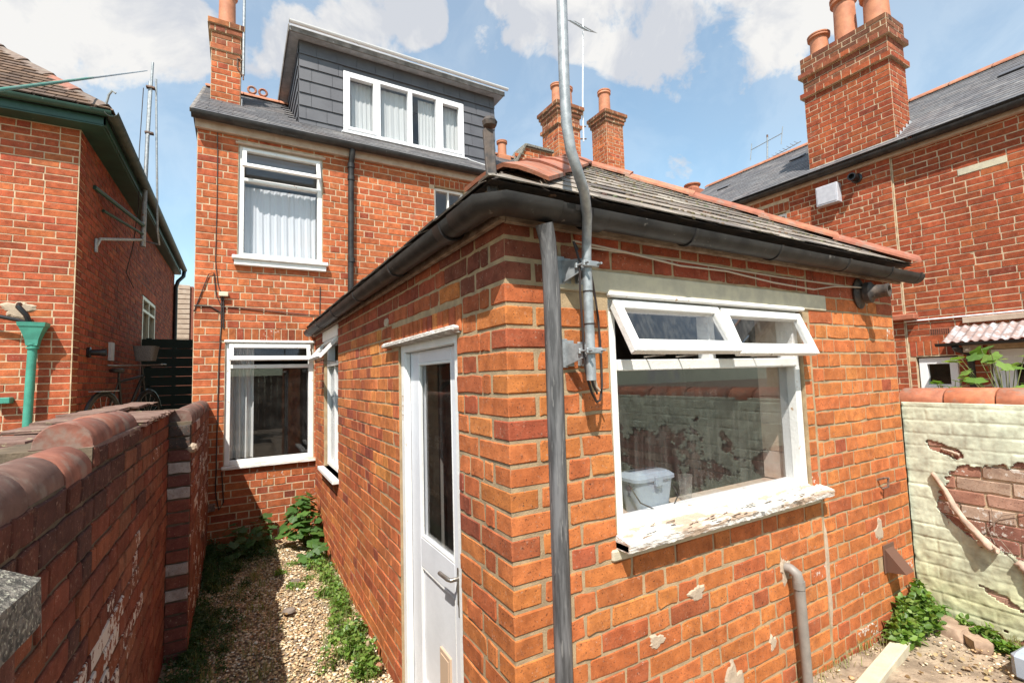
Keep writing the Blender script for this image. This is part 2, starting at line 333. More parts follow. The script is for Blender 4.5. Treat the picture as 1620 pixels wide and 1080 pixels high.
# ------------------------------------------------------------------ bricks
def brick_geo(w, h, proud, depth, rng, detail):
    c = .0032 if detail else .0022
    j = .0032 if detail else .0012
    if detail:
        us = [-w/2+c, -w/6, w/6, w/2-c]; 
        out = [(u, -h/2) for u in us]+[(w/2, -h/2+c*1.5), (w/2, h/2-c*1.5)]+[(u, h/2) for u in us[::-1]]+[(-w/2, h/2-c*1.5), (-w/2, -h/2+c*1.5)]
    else:
        out = [(-w/2+c,-h/2),(w/2-c,-h/2),(w/2,-h/2+c),(w/2,h/2-c),(w/2-c,h/2),(-w/2+c,h/2),(-w/2,h/2-c),(-w/2,-h/2+c)]
    out = [(a+rng.uniform(-j,j), b+rng.uniform(-j,j)) for a,b in out]
    k = len(out); tl = (rng.uniform(-.0015,.0015), rng.uniform(-.001,.001))
    v = [(a,b,-depth) for a,b in out]+[(a,b,proud-c) for a,b in out]
    sx, sy = 1-2*c/w, 1-2*c/h
    v += [(a*sx+rng.uniform(-j,j)*.5, b*sy+rng.uniform(-j,j)*.5, proud+tl[0]*a/w*2+tl[1]*b/h*2+rng.uniform(-.0006,.0006)) for a,b in out]
    f = []
    for r in (0,1):
        for i in range(k): f.append((r*k+i, r*k+(i+1)%k, (r+1)*k+(i+1)%k, (r+1)*k+i))
    f.append(tuple(range(2*k,3*k)))
    return v, f
def ext_hides(px, py):
    if px < 483: return False
    if px > 1437: return False
    if px < 790: y = 532+(px-483)*(285-532)/(790-483)
    elif px < 920: y = 285+(px-790)*(240-285)/130
    else: y = 240+(px-920)*(425-240)/(1437-920)
    return py > y+6
def left_hides(px, py):
    return px < 325 and py > 745+(px)*(632-745)/325+5
def right_hides(px, py): return px > 1410 and py > 622
class Bricks:
    def __init__(s, thing_, hide=None, limit=300, minpx=9.5, seed=1):
        s.th = thing_; s.c = []; s.hide = hide; s.limit = limit; s.minpx = minpx; s.rng = random.Random(seed); s.pool = {}
    def add(s, wall, fr, u, v, w_, h_, proud, depth, tint, detail, rot=0, mk='brick', shared=True):
        n = fr.n; p = fr.P(u, v, proud)
        vis = float(np.dot(CPOS-p, n)) > 0; area = 0; size = 0
        if vis:
            a = proj(fr.P(u-w_/2, v, proud)); b = proj(fr.P(u+w_/2, v, proud)); t = proj(fr.P(u, v+h_/2, proud)); d = proj(fr.P(u, v-h_/2, proud))
            if min(a[2],b[2],t[2],d[2]) > .1:
                cx, cy = (a[0]+b[0])/2, (a[1]+b[1])/2
                wpx = math.hypot(a[0]-b[0], a[1]-b[1]); hpx = math.hypot(t[0]-d[0], t[1]-d[1]); size = max(wpx, hpx)
                if -15 < cx < 1635 and -10 < cy < 1090 and not (s.hide and s.hide(cx, cy)): area = wpx*hpx
        s.c.append((area, size, wall, fr, u, v, w_, h_, proud, depth, tint, detail, mk))
    def finish(s, single='brick', rest='brickwork'):
        s.c.sort(key=lambda x: -x[0]); rng = s.rng; joined = {}
        n = 0
        for (area, size, wall, fr, u, v, w_, h_, proud, depth, tint, detail, mk) in s.c:
            if n < s.limit and area > 0 and size >= s.minpx:
                n += 1
                key = (round(w_,3), round(h_,3), detail, mk)
                lst = s.pool.setdefault(key, [])
                if len(lst) < 26 or key[0] not in (.214,.215,.102,.103):
                    b = MB(); g = brick_geo(w_, h_, proud, depth, rng, detail); b.v = g[0]; b.f = g[1]; b.t = [tint]*len(g[0]); me = b.mesh(single, mk); lst.append((tint, me))
                else:
                    me = min(rng.sample(lst, 12), key=lambda q: sum(abs(x-y) for x, y in zip(q[0][:4], tint[:4])))[1]
                link(single, me, wall, fr.mat(u, v, 0))
            else:
                b = joined.setdefault((wall.name, mk), (wall, MB()))[1]
                g = brick_geo(w_, h_, proud, depth, rng, 0)
                b.add([fr.P(u+x, v+y, z) for x, y, z in g[0]], g[1], tint)
        for (nm, mk), (wall, b) in joined.items(): b.obj(rest, mk, wall, kind='stuff')
def pal_red(rng, u=0, v=0):
    k = rng.random()
    base = (0.430,0.113,0.043) if k < .5 else (0.490,0.149,0.052) if k < .72 else (0.360,0.086,0.036) if k < .88 else (0.250,0.059,0.033) if k < .96 else (0.560,0.208,0.077)
    f = rng.uniform(.85,1.12); return (base[0]*f, base[1]*f*rng.uniform(.92,1.08), base[2]*f, 0)
def clip_holes(u0, u1, z0, z1, holes):
    iv = [(u0, u1)]
    for h in holes:
        if h[2] < z1-.012 and h[3] > z0+.012:
            out = []
            for a, b in iv:
                if h[1] <= a or h[0] >= b: out.append((a, b)); continue
                if h[0] > a: out.append((a, h[0]))
                if h[1] < b: out.append((h[1], b))
            iv = out
    return iv
def brick_wall(bk, wall, fr, u0, u1, z0, z1, phase, holes=(), bond='flemish', pal=pal_red, proud=.0035, depth=.05, detail=1, ch=.075, joint=.0105, corner=None, topfn=None, loose=0, seed=0, mk='brick', par=0):
    rng = random.Random(seed*77+5); k0 = math.floor((z0-phase)/ch); k = k0
    while phase+k*ch < z1-.02:
        a, b = phase+k*ch, phase+(k+1)*ch; a2, b2 = max(a, z0-.03), min(b, z1)
        h_ = b2-a2-joint; zc = (a2+b2)/2; odd = (k+par)%2
        if h_ > .02:
            off = u0 + ((.169 if bond == 'flemish' else .1125) if odd else 0) - (.338*3 if bond == 'flemish' else .225*3)
            jit = rng.uniform(-.012,.012); segs = []; u = off+jit; i = 0
            while u < u1+.3:
                if bond == 'flemish': l = .225 if i%2 == (0) else .1125
                elif bond == 'header': l = .1125
                else: l = .225
                if rng.random() < loose: l = .1125 if l > .2 else .225
                segs.append((u, u+l)); u += l; i += 1
            for (ia, ib) in clip_holes(u0, u1, a2, b2, holes):
                cur = []
                for s0, s1 in segs:
                    x0, x1 = max(s0, ia), min(s1, ib)
                    if x1-x0 > .001: cur.append([x0, x1])
                # merge slivers
                i = 0
                while i < len(cur):
                    if cur[i][1]-cur[i][0] < .045 and len(cur) > 1:
                        if i: cur[i-1][1] = cur[i][1]; cur.pop(i); continue
                        else: cur[1][0] = cur[0][0]; cur.pop(0); continue
                    i += 1
                for x0, x1 in cur:
                    w_ = x1-x0-joint; 
                    if w_ < .012: continue
                    uc = (x0+x1)/2
                    if topfn and zc+h_/2 > topfn(uc): continue
                    if abs(w_-.225+joint) < .004: w_ = .225-joint
                    if abs(w_-.1125+joint) < .004: w_ = .1125-joint
                    tint = pal(rng, uc, zc)
                    if tint is None: continue
                    pr = proud+rng.uniform(-.002,.002)
                    bk.add(wall, fr, uc, zc, w_, h_, pr, depth, tint, detail, mk=mk)
        k += 1
def slab(fr, u0, u1, z0, z1, holes, n0, n1, b):
    "mortar/backing slab with openings, as cells between all cut lines"
    us = sorted({u0, u1, *[min(max(h[i], u0), u1) for h in holes for i in (0,1)]}); zs = sorted({z0, z1, *[min(max(h[i], z0), z1) for h in holes for i in (2,3)]})
    def solid(a, c):
        return not any(h[0] < a < h[1] and h[2] < c < h[3] for h in holes)
    for i in range(len(us)-1):
        for j in range(len(zs)-1):
            if us[i+1]-us[i] < 1e-6 or zs[j+1]-zs[j] < 1e-6: continue
            if not solid((us[i]+us[i+1])/2, (zs[j]+zs[j+1])/2): continue
            A, B, C_, D = us[i], us[i+1], zs[j], zs[j+1]
            p = [fr.P(u,v,n) for n in (n0,n1) for v in (C_,D) for u in (A,B)]
            f = [(0,2,3,1),(4,5,7,6)]
            uc, zc = (A+B)/2, (C_+D)/2; e = 1e-4
            if j == 0 or not solid(uc, C_-e): f.append((0,1,5,4))
            if j == len(zs)-2 or not solid(uc, D+e): f.append((2,6,7,3))
            if i == 0 or not solid(A-e, zc): f.append((0,4,6,2))
            if i == len(us)-2 or not solid(B+e, zc): f.append((1,3,7,5))
            b.add(p, f)
def soldiers(bk, wall, fr, u0, u1, z0, z1, pal, rng, lw=.075, proud=.006, detail=1, curve=0):
    n = max(1, round((u1-u0)/lw)); l = (u1-u0)/n
    for i in range(n):
        t = (i+.5)/n*2-1
        bk.add(wall, fr, u0+(i+.5)*l, (z0+z1)/2+curve*(1-t*t), l-.01, z1-z0-.01, proud, .06, pal(rng, 0, 0), detail)
def clip_poly(poly, sub):
    "Sutherland-Hodgman: clip sub by convex CCW poly"
    out = sub
    for i in range(len(poly)):
        a, b = poly[i], poly[(i+1)%len(poly)]; inp = out; out = []
        def side(p): return (b[0]-a[0])*(p[1]-a[1])-(b[1]-a[1])*(p[0]-a[0])
        for j in range(len(inp)):
            p, q = inp[j], inp[(j+1)%len(inp)]; sp, sq = side(p), side(q)
            if sp >= 0: out.append(p)
            if (sp >= 0) != (sq >= 0):
                t = sp/(sp-sq); out.append((p[0]+t*(q[0]-p[0]), p[1]+t*(q[1]-p[1])))
        if len(out) < 3: return []
    return out
def slates(parent, fr, poly, gauge, width, thick, tintfn, m, seed=0, jit=.004, single=False, name='slate', rest='slates', gap=.004, overlap=.04, holes=()):
    "fr.u along the eave, fr.v up the slope, fr.n out of the roof; poly in (u, s)"
    rng = random.Random(seed); us = [p[0] for p in poly]; vs = [p[1] for p in poly]; J = MB(); k = 0; s = min(vs)
    cand = []
    while s < max(vs):
        u = min(us)-rng.uniform(0,.02)-(width/2 if k%2 else 0)
        while u < max(us):
            ww = width*rng.uniform(.97,1.03); q = [(u+gap/2, s+rng.uniform(-jit,jit)), (u+ww-gap/2, s+rng.uniform(-jit,jit)), (u+ww-gap/2, s+gauge+overlap), (u+gap/2, s+gauge+overlap)]
            c = clip_poly(poly, q); uc, sc_ = u+ww/2, s+gauge/2
            if len(c) >= 3 and not any(h[0] < uc < h[1] and h[2] < sc_ < h[3] for h in holes):
                lift0 = thick*1.0+rng.uniform(0,jit*.8)
                def nn(p): t = (p[1]-s)/(gauge+overlap); return lift0*(1-t)+.001
                v = [fr.P(p[0], p[1], nn(p)) for p in c]+[fr.P(p[0], p[1], nn(p)+thick) for p in c]; n = len(c)
                f = [tuple(range(n))[::-1], tuple(range(n,2*n))]+[(i,(i+1)%n,n+(i+1)%n,n+i) for i in range(n)]
                cand.append((v, f, tintfn(rng, uc, sc_)))
            u += ww
        s += gauge; k += 1
    cnt = 0
    if single:
        def area(cv):
            p = [proj(x) for x in cv[0]]
            if min(q[2] for q in p) < .1: return 0
            return (max(q[0] for q in p)-min(q[0] for q in p))*(max(q[1] for q in p)-min(q[1] for q in p))
        cand.sort(key=lambda c: -area(c))
    for v, f, t in cand:
        if single and cnt < 300:
            cnt += 1; b = MB(); b.add(v, f, t); b.obj(name, m, parent)
        else: J.add(v, f, t)
    if J.v: J.obj(rest, m, parent, kind='stuff')
def half_gutter(b, p0, p1, r=.056, t=.004, out=1, seg=9):
    "half-round gutter trough from p0 to p1"
    p0, p1 = np.array(p0, float), np.array(p1, float); d = p1-p0; d /= np.linalg.norm(d); a = np.cross(d, Z); a /= np.linalg.norm(a)
    v = []
    for p in (p0, p1):
        for R in (r, r-t):
            for k in range(seg+1):
                q = math.pi*k/seg; v.append(p+R*(a*math.cos(q)-Z*math.sin(q)))
    n = seg+1; f = []
    for k in range(seg): f.append((k,k+1,2*n+k+1,2*n+k)); f.append((n+k+1,n+k,3*n+k,3*n+k+1))
    f += [(0,2*n,3*n,n), (n-1,2*n-1,4*n-1,3*n-1)]
    for base in (0, 2*n):
        for k in range(seg): f.append((base+k, base+n+k, base+n+k+1, base+k+1))
    b.add(v, f)
def gutter_run(b, path, r=.056, t=.004, seg=9):
    path = [np.array(p, float) for p in path]; n = len(path); v = []; ds = [(path[i+1]-path[i])/np.linalg.norm(path[i+1]-path[i]) for i in range(n-1)]
    for i, p in enumerate(path):
        d0, d1 = ds[max(i-1,0)], ds[min(i,n-2)]; a0 = np.cross(d0, Z); a1 = np.cross(d1, Z); m = a0+a1; m /= np.linalg.norm(m); m = m/max(.3, float(np.dot(m, a0)))
        for R in (r, r-t):
            for k in range(seg+1): q = math.pi*k/seg; v.append(p+R*(m*math.cos(q)-Z*math.sin(q)))
    s = seg+1; f = []
    for i in range(n-1):
        o = i*2*s; e = o+2*s
        for k in range(seg): f += [(o+k,o+k+1,e+k+1,e+k),(o+s+k+1,o+s+k,e+s+k,e+s+k+1)]
        f += [(o,e,e+s,o+s),(o+s-1,o+2*s-1,e+2*s-1,e+s-1)]
    b.add(v, f)
def half_disc(b, p, d, r, seg=9, th=.006):
    p = np.array(p, float); d = np.array(d, float); d /= np.linalg.norm(d); a = np.cross(d, Z); pts = [p+r*(a*math.cos(math.pi*k/seg)-Z*math.sin(math.pi*k/seg)) for k in range(seg+1)]
    n = seg+1; b.add(pts+[q+d*th for q in pts], [tuple(range(n)), tuple(range(n,2*n))[::-1]]+[(k,n+k,n+(k+1)%n,(k+1)%n) for k in range(n)])
def curtain(b, fr, u0, u1, z0, z1, n, waves, amp, seed=0, nu=70, nv=14, tint=(1,1,1,0), gather=0):
    rng = random.Random(seed); ph = [rng.uniform(0,6) for _ in range(4)]
    def f(s, t):
        u = u0+(u1-u0)*(s+gather*(t-1)*(s-.5)*.0); w1 = math.sin(s*waves*6.283+ph[0]+.5*math.sin(t*3+ph[1])); w2 = math.sin(s*waves*2.3*6.283+ph[2]+t*2)
        return fr.P(u, z0+(z1-z0)*t, n+amp*(w1*(.55+.45*(1-t))+.35*w2))
    b.grid(f, nu, nv)
# ================================================================== GROUND
def ground_sheet():
    b = MB(); rng = random.Random(3)
    b.add([(-120,-60,-.32),(160,-60,-.32),(160,200,-.32),(-120,200,-.32)], [(0,1,2,3)])
    b.obj('ground', 'earth', kind='structure')
    b = MB()
    def f(s, t):
        x = -1.3+1.5*s; y = .2+4.25*t
        return (x, y, -.01+.012*math.sin(x*9+y*3)+.01*math.sin(y*7))
    b.grid(f, 20, 50); b.obj('gravel_path', mat('gravel_bed', (.34,.25,.16), .95, (.20,.14,.09), 60, bump=1, bscale=140, bdist=.01), kind='structure')
    b = MB()
    def f2(s, t):
        x = .02+2.9*s; y = -4+4.05*t
        return (x, y, .17+.01*math.sin(x*5+y*4)+.006*math.sin(x*17))
    b.grid(f2, 40, 40); b.obj('rear_yard', 'yard', kind='structure')
    b = MB(); b.box(W, -1.3, .015, -4, .2, -.2, -.005, 0); b.obj('path_slab', 'yard', kind='structure')
    b = MB(); b.box(W, 2.98, 6.3, -4, 8, -.3, .28, 0); b.obj('neighbour_garden', 'earth', kind='structure')
    b = MB(); b.box(W, -8, -1.42, -3, 20, -.31, .3, 0); b.obj('side_passage', 'yard', kind='structure')
ground_sheet()
def pebbles(n, x0, x1, y0, y1, z, r0, r1, seed, name, group_kind='stuff'):
    rs = np.random.RandomState(seed)
    base = np.array([(1,0,0),(0,1,0),(-1,0,0),(0,-1,0),(.55,.55,.62),(-.55,.55,.6),(-.55,-.55,.62),(.55,-.55,.6),(0,0,-.8)])
    F = np.array([(0,1,4),(1,2,5),(2,3,6),(3,0,7),(4,1,5),(5,2,6),(6,3,7),(7,0,4),(4,5,6),(4,6,7),(1,0,8),(2,1,8),(3,2,8),(0,3,8)])
    x = rs.uniform(x0,x1,n); y = y0+(y1-y0)*rs.uniform(0,1,n)**1.25; r = rs.uniform(r0,r1,n)*(1+.6*(rs.rand(n)>.9)); a = rs.uniform(0,6.28,n)
    sx, sy, sz = r*rs.uniform(.8,1.3,n), r*rs.uniform(.6,1,n), r*rs.uniform(.4,.75,n)
    v = base[None]*(1+rs.uniform(-.18,.18,(n,9,3))); v = v*np.stack([sx,sy,sz],1)[:,None,:]
    c, s = np.cos(a)[:,None], np.sin(a)[:,None]; vx = v[:,:,0]*c-v[:,:,1]*s; vy = v[:,:,0]*s+v[:,:,1]*c
    zz = z+rs.uniform(-.004,.006,n)+.012*np.sin(x*9+y*3)+.01*np.sin(y*7)
    V = np.stack([vx+x[:,None], vy+y[:,None], v[:,:,2]+zz[:,None]], 2).reshape(-1,3)
    FF = (F[None]+9*np.arange(n)[:,None,None]).reshape(-1,3)
    pal = np.array([(.58,.44,.26),(.46,.31,.17),(.68,.56,.39),(.34,.23,.14),(.76,.69,.56),(.54,.34,.18),(.26,.20,.15)])
    t = pal[rs.choice(7,n,p=[.27,.2,.2,.1,.08,.1,.05])]*rs.uniform(.8,1.15,(n,1))
    fast_mesh(name, V, FF, np.repeat(t,9,0), 'pebble', kind='stuff')
def fast_mesh(name, V, F, tint, m, parent=None, **kw):
    me = bpy.data.meshes.new(name); k = F.shape[1]; me.vertices.add(len(V)); me.vertices.foreach_set('co', V.astype(np.float32).ravel())
    me.loops.add(F.size); me.loops.foreach_set('vertex_index', F.astype(np.int32).ravel()); me.polygons.add(len(F)); me.polygons.foreach_set('loop_start', np.arange(len(F), dtype=np.int32)*k)
    try: me.polygons.foreach_set('loop_total', np.full(len(F), k, np.int32))
    except Exception: pass
    at = me.color_attributes.new('tint', 'FLOAT_COLOR', 'POINT'); at.data.foreach_set('color', np.concatenate([tint, np.zeros((len(tint),1))],1).astype(np.float32).ravel())
    me.materials.append(M[m]); me.update(calc_edges=True); me.validate(); return link(name, me, parent, **kw)
pebbles(19000, -1.08, .02, 1.0, 4.34, .0, .005, .011, 5, 'gravel')

# ================================================================== BRICK EXTENSION
EX = thing('brick_extension', 'single storey orange brick extension with slate hipped roof, white half glazed door and flaking window', 'extension')
bkE = Bricks(EX, None, 300, 9, 11)
FF_ = Frame((0,0,0), (1,0,0)); FL = Frame((0,0,0), (0,-1,0))       # front wall (u = x), side wall (u = -y)
PH = 1.933-25*.075-.0+.0
def pal_front(rng, u, v):
    k = rng.random()
    base = (.53,.165,.052) if k < .55 else (.56,.185,.058) if k < .80 else (.47,.135,.048) if k < .96 else (.38,.10,.045)
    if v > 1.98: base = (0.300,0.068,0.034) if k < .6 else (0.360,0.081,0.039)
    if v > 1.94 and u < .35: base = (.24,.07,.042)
    f = rng.uniform(.88,1.1); a = 0
    if u > 1.7 and rng.random() < .14: a = rng.uniform(.28,.45)
    elif v < .8 and rng.random() < .45: a = rng.uniform(.2,.36)
    elif rng.random() < .12: a = .28
    return (base[0]*f, base[1]*f*rng.uniform(.9,1.1), base[2]*f, a)
def pal_side(rng, u, v):
    k = rng.random(); base = (.47,.135,.048) if k < .42 else (.54,.175,.058) if k < .70 else (.40,.105,.044) if k < .93 else (.29,.075,.042)
    if 1.3 < -u < 1.75 and v > 1.0 and rng.random() < .6: base = (0.580,0.208,0.060)
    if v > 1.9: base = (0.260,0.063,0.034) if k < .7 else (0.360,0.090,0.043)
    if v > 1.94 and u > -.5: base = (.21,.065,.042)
    f = rng.uniform(.88,1.1); return (base[0]*f, base[1]*f*rng.uniform(.9,1.1), base[2]*f, .25 if v < .8 and rng.random() < .3 else 0)
winF = (.435, 1.705, .995, 1.915); linF = (.20, 1.95, 1.915, 2.008)
doorL = (-1.195, -.405, -.3, 1.80); swL = (-3.76, -2.98, .79, 2.12); solL = (-1.32, -.345, 1.80, 1.912)
wb = MB(); slab(FF_, 0, 2.72, -.3, 2.2, [winF], -.22, 0, wb); front = wb.obj('front_wall', 'mortar_warm', EX)
wb = MB(); slab(FL, -4.35, -.22, -.3, 2.2, [doorL, swL], -.22, 0, wb); side = wb.obj('side_wall', 'mortar_warm', EX)
# right flank wall facing the painted garden wall, and the inside lining
wb = MB(); slab(Frame((2.72,0,0),(0,1,0)), .22, 4.35, -.3, 2.2, [], -.22, 0, wb); wb.obj('flank_wall', 'mortar_warm', EX)
wb = MB(); wb.box(W, .25, 2.47, .25, 4.3, .1, .14, 0); wb.box(W, .25, 2.47, .25, 4.3, 2.18, 2.2, 0); wb.obj('interior_floor', 'room_dark', EX)
wb = MB(); slab(Frame((2.49,0,0),(0,-1,0)), -4.3, -.23, .1, 2.19, [], -.01, .01, wb); slab(Frame((.235,0,0),(0,1,0)), .24, 4.3, .1, 2.19, [(.405,1.195,-.3,1.8),(2.98,3.76,.79,2.12)], -.005, .01, wb)
slab(Frame((0,.235,0),(-1,0,0)), -2.5, -.23, .1, 2.19, [(-1.705,-.435,1.0,1.915)], -.005, .01, wb); slab(Frame((0,4.33,0),(1,0,0)), .2, 2.5, .1, 2.19, [], -.01, .01, wb); wb.obj('interior_lining', 'plaster', EX)
# quoin bricks shared by both faces, alternately stretcher and header
rngq = random.Random(4); k = -4; cF = {}; qv = []
while PH+k*.075 < 2.14:
    a = PH+k*.075; z0, z1 = a+.005, a+.07; fl = k % 2 == 0
    lx, ly = (.215, .1025) if fl else (.1025, .215)
    t = pal_front(rngq, .1, a); 
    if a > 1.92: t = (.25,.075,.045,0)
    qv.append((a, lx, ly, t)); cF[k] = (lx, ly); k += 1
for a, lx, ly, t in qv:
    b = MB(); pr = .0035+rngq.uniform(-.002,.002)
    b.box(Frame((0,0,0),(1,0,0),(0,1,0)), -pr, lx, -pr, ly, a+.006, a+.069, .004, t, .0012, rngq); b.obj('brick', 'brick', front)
def wall_rows(bk, wall, fr, u0f, u1f, z0, z1, phase, holes, pal, seed, loose=.15):
    "as brick_wall but each course starts where its quoin ends"
    rng = random.Random(seed); k = math.floor((z0-phase)/.075)
    while phase+k*.075 < z1-.02:
        zz = phase+k*.075
        brick_wall(bk, wall, fr, u0f(k), u1f(k), zz, min(zz+.075, z1), zz, holes, 'flemish', pal, loose=loose, seed=seed+k*13, proud=.0035, depth=.1, par=k)
        k += 1
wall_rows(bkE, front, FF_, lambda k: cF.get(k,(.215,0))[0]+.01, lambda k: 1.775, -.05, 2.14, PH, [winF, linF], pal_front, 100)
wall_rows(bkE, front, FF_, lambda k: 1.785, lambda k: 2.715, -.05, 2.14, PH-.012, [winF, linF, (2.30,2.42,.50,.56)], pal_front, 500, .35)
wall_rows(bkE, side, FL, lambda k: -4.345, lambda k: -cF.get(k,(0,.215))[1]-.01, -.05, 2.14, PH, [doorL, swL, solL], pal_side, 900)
soldiers(bkE, side, FL, -1.32, -.345, 1.80, 1.912, pal_side, random.Random(8), .066)
bkE.finish()
# patches of cement in the brickwork
def blob(b, fr, u, v, ru, rv, n0, n1, seed, k=30):
    rng = random.Random(seed); ph_ = [rng.uniform(0,6) for _ in range(3)]; R_ = lambda q: .85+.16*math.sin(3*q+ph_[0])+.10*math.sin(5*q+ph_[1])+.06*math.sin(11*q+ph_[2])+rng.uniform(-.05,.05)
    poly = [(u+ru*math.cos(q)*R_(q), v+rv*math.sin(q)*R_(q)) for q in [6.283*i/k for i in range(k)]]
    c = fr.P(u, v, n1); base = [fr.P(a, bb, n0) for a, bb in poly]; top = [fr.P(u+(a-u)*.75, v+(bb-v)*.75, n1) for a, bb in poly]
    b.add(base+top, [(i,(i+1)%k,k+(i+1)%k,k+i) for i in range(k)]+[tuple(range(k,2*k))])
for (u, v, ru, rv, s) in ((1.43,.70,.045,.07,1),(.83,.745,.055,.035,2),(.60,.63,.05,.03,3),(1.02,.33,.07,.12,4),(2.33,.72,.05,.08,5),(1.785,.60,.02,.3,6),(1.30,.42,.03,.04,8)): b = MB(); blob(b, FF_, u, v, ru, rv, .001, .0075, s); b.obj('cement_patch', 'patch', front)
b = MB(); blob(b, FL, -1.42, 1.955, .06, .035, .002, .011, 9, 6)
b.obj('cement_patch', 'patch', front)
b = MB(); b.box(FF_, 2.31, 2.41, .505, .555, -.06, -.03, 0); b.obj('hole', 'mortar_dirty_shaded', front)
# lintel
b = MB(); b.box(FF_, .20, 1.95, 1.918, 2.0, -.1, .009, .004); b.obj('lintel', 'concrete', front)
# render fillet round the window
b = MB(); b.box(FF_,   .40, 1.76, .955, .995, -.05, .012, .006); b.obj('mortar_bed', 'concrete', front)
# ---- front window
WF = MB(); fn0, fn1 = -.10, -.015
WF.box(FF_, .44, .482, 1.03, 1.905, fn0, fn1); WF.box(FF_, 1.655, 1.70, 1.03, 1.905, fn0, fn1); WF.box(FF_, .482, 1.655, 1.865, 1.905, fn0, fn1); WF.box(FF_, .482, 1.655, 1.03, 1.075, fn0, fn1)
WF.box(FF_, .482, 1.655, 1.63, 1.672, fn0, fn1+.012); WF.box(FF_, 1.045, 1.085, 1.672, 1.865, fn0, fn1-.02)
WF.box(FF_, .43, 1.72, 1.905, 1.925, -.06, .022, .006)
win = WF.obj('front_window', 'old_white', EX)
b = MB(); rng = random.Random(2)
b.add([], [])
def sillf(s, t):
    u = .425+1.345*s; prof = [(.0,-.10,1.052),(.25,-.02,1.048),(.55,.05,1.032),(.8,.070,1.028),(.86,.071,1.02),(1.0,.067,.998)]
    for i in range(len(prof)-1):
        if prof[i][0] <= t <= prof[i+1][0]+1e-9:
            k = (t-prof[i][0])/(prof[i+1][0]-prof[i][0]); n = prof[i][1]+k*(prof[i+1][1]-prof[i][1]); v = prof[i][2]+k*(prof[i+1][2]-prof[i][2]); break
    return FF_.P(u, v+rng.uniform(-.0025,.0025), n+rng.uniform(-.002,.002))
b.grid(sillf, 90, 14)
for u_ in (.4255, 1.7695): b.prism(Frame(FF_.P(u_,0,0), (0,-1,0)), [(-.10,1.0),(.062,1.0),(.067,1.0),(.070,1.02),(.069,1.028),(.05,1.031),(-.02,1.047),(-.10,1.051)], -.0005, .0005)
b.box(FF_, .425, 1.77, .996, 1.02, -.1, .064, 0); b.obj('sill', 'flaky_white', win)
b = MB()
for i in range(46):       # curled flakes of paint standing off the sill
    u = rng.uniform(.5,1.72); n = rng.uniform(-.0,.07); v = 1.052-.40*max(0,n+.02)+.004; l = rng.uniform(.02,.07); wd = rng.uniform(.006,.016)
    p = [(u,v,n),(u+l,v+rng.uniform(0,.006),n+rng.uniform(-.01,.01)),(u+l*.9,v+rng.uniform(.006,.014),n+wd),(u+.1*l,v+rng.uniform(.004,.012),n+wd)]
    b.add([FF_.P(a,c,d) for a,c,d in p]+[FF_.P(a,c-.0015,d) for a,c,d in p], [(0,1,2,3),(7,6,5,4),(0,4,5,1),(1,5,6,2),(2,6,7,3),(3,7,4,0)])
b.obj('paint_flakes', 'flaky_white', win, kind='stuff')
b = MB(); b.box(FF_, .482, 1.655, 1.07, 1.635, -.062, -.058, 0); b.obj('pane', 'glass_dirty', win)
def sash(parent, fr, u0, u1, ztop, h, ang, bw=.042, th=.03, m='old_white', top=.038, bot=.05, nm='fanlight', n=-.005, glass='glass_dirty'):
    "top-hung casement swung out by ang"
    s, c = math.sin(ang), math.cos(ang)
    f2 = Frame(fr.P(0, ztop, n), fr.u, -(fr.v*c - fr.n*s)*-1) if False else None
    v = fr.v*c - fr.n*s; g = Frame.__new__(Frame); g.o = fr.P(0, ztop, n); g.u = fr.u; g.v = v; g.n = np.cross(g.u, g.v)
    b = MB(); b.box(g, u0, u0+bw, -h, 0, -th/2, th/2); b.box(g, u1-bw, u1, -h, 0, -th/2, th/2); b.box(g, u0+bw, u1-bw, -top, 0, -th/2, th/2); b.box(g, u0+bw, u1-bw, -h, -h+bot, -th/2, th/2)
    o = b.obj(nm, m, parent); b = MB(); b.box(g, u0+bw, u1-bw, -h+bot, -top, -.002, .002, 0); b.obj('fanlight_pane', glass, parent); return o, g
sash(win, FF_, .452, 1.058, 1.892, .228, rad(29)); sash(win, FF_, 1.076, 1.692, 1.890, .222, rad(22))
for u in (.62,.80,1.30): b = MB(); b.tube([FF_.P(u,1.682,-.01), FF_.P(u+.01,1.686,.085)], .0035, 6); b.obj('window_stay', 'brass', win)
# inside reveal: tiled sill and jambs
b = MB()
for i in range(9): b = MB(); b.box(FF_, .46+i*.137, .46+(i+1)*.137-.003, 1.03, 1.045, -.235, -.102, .001); b.obj('sill_tile', 'tile_in' if i%3 else 'tan_paint', EX)
for j in range(6):
    for a, c in ((1.69,1.705),(.435,.45)): b = MB(); b.box(FF_, a, c, 1.05+j*.143, 1.05+(j+1)*.143-.003, -.235, -.102, .001); b.obj('jamb_tile', 'tile_in' if j != 1 else 'tan_paint', EX)
# pale panel box added inside to lighten the view through the door glass
KW = Frame((2.47,0,0),(0,-1,0)); b = MB()
pass
CB_ = thing('pale_panel', 'tall pale grey cupboard added inside to lighten the half glazed door', 'panel')
b = MB(); b.box(W, .50, 1.0, .70, 1.75, .15, 1.50, .006); b.obj('panel_body', 'panel_grey', CB_)
b = MB(); b.box(W, .480, .4985, .715, 1.735, .18, 1.48, .004); b.obj('panel_front', 'panel_grey', CB_)
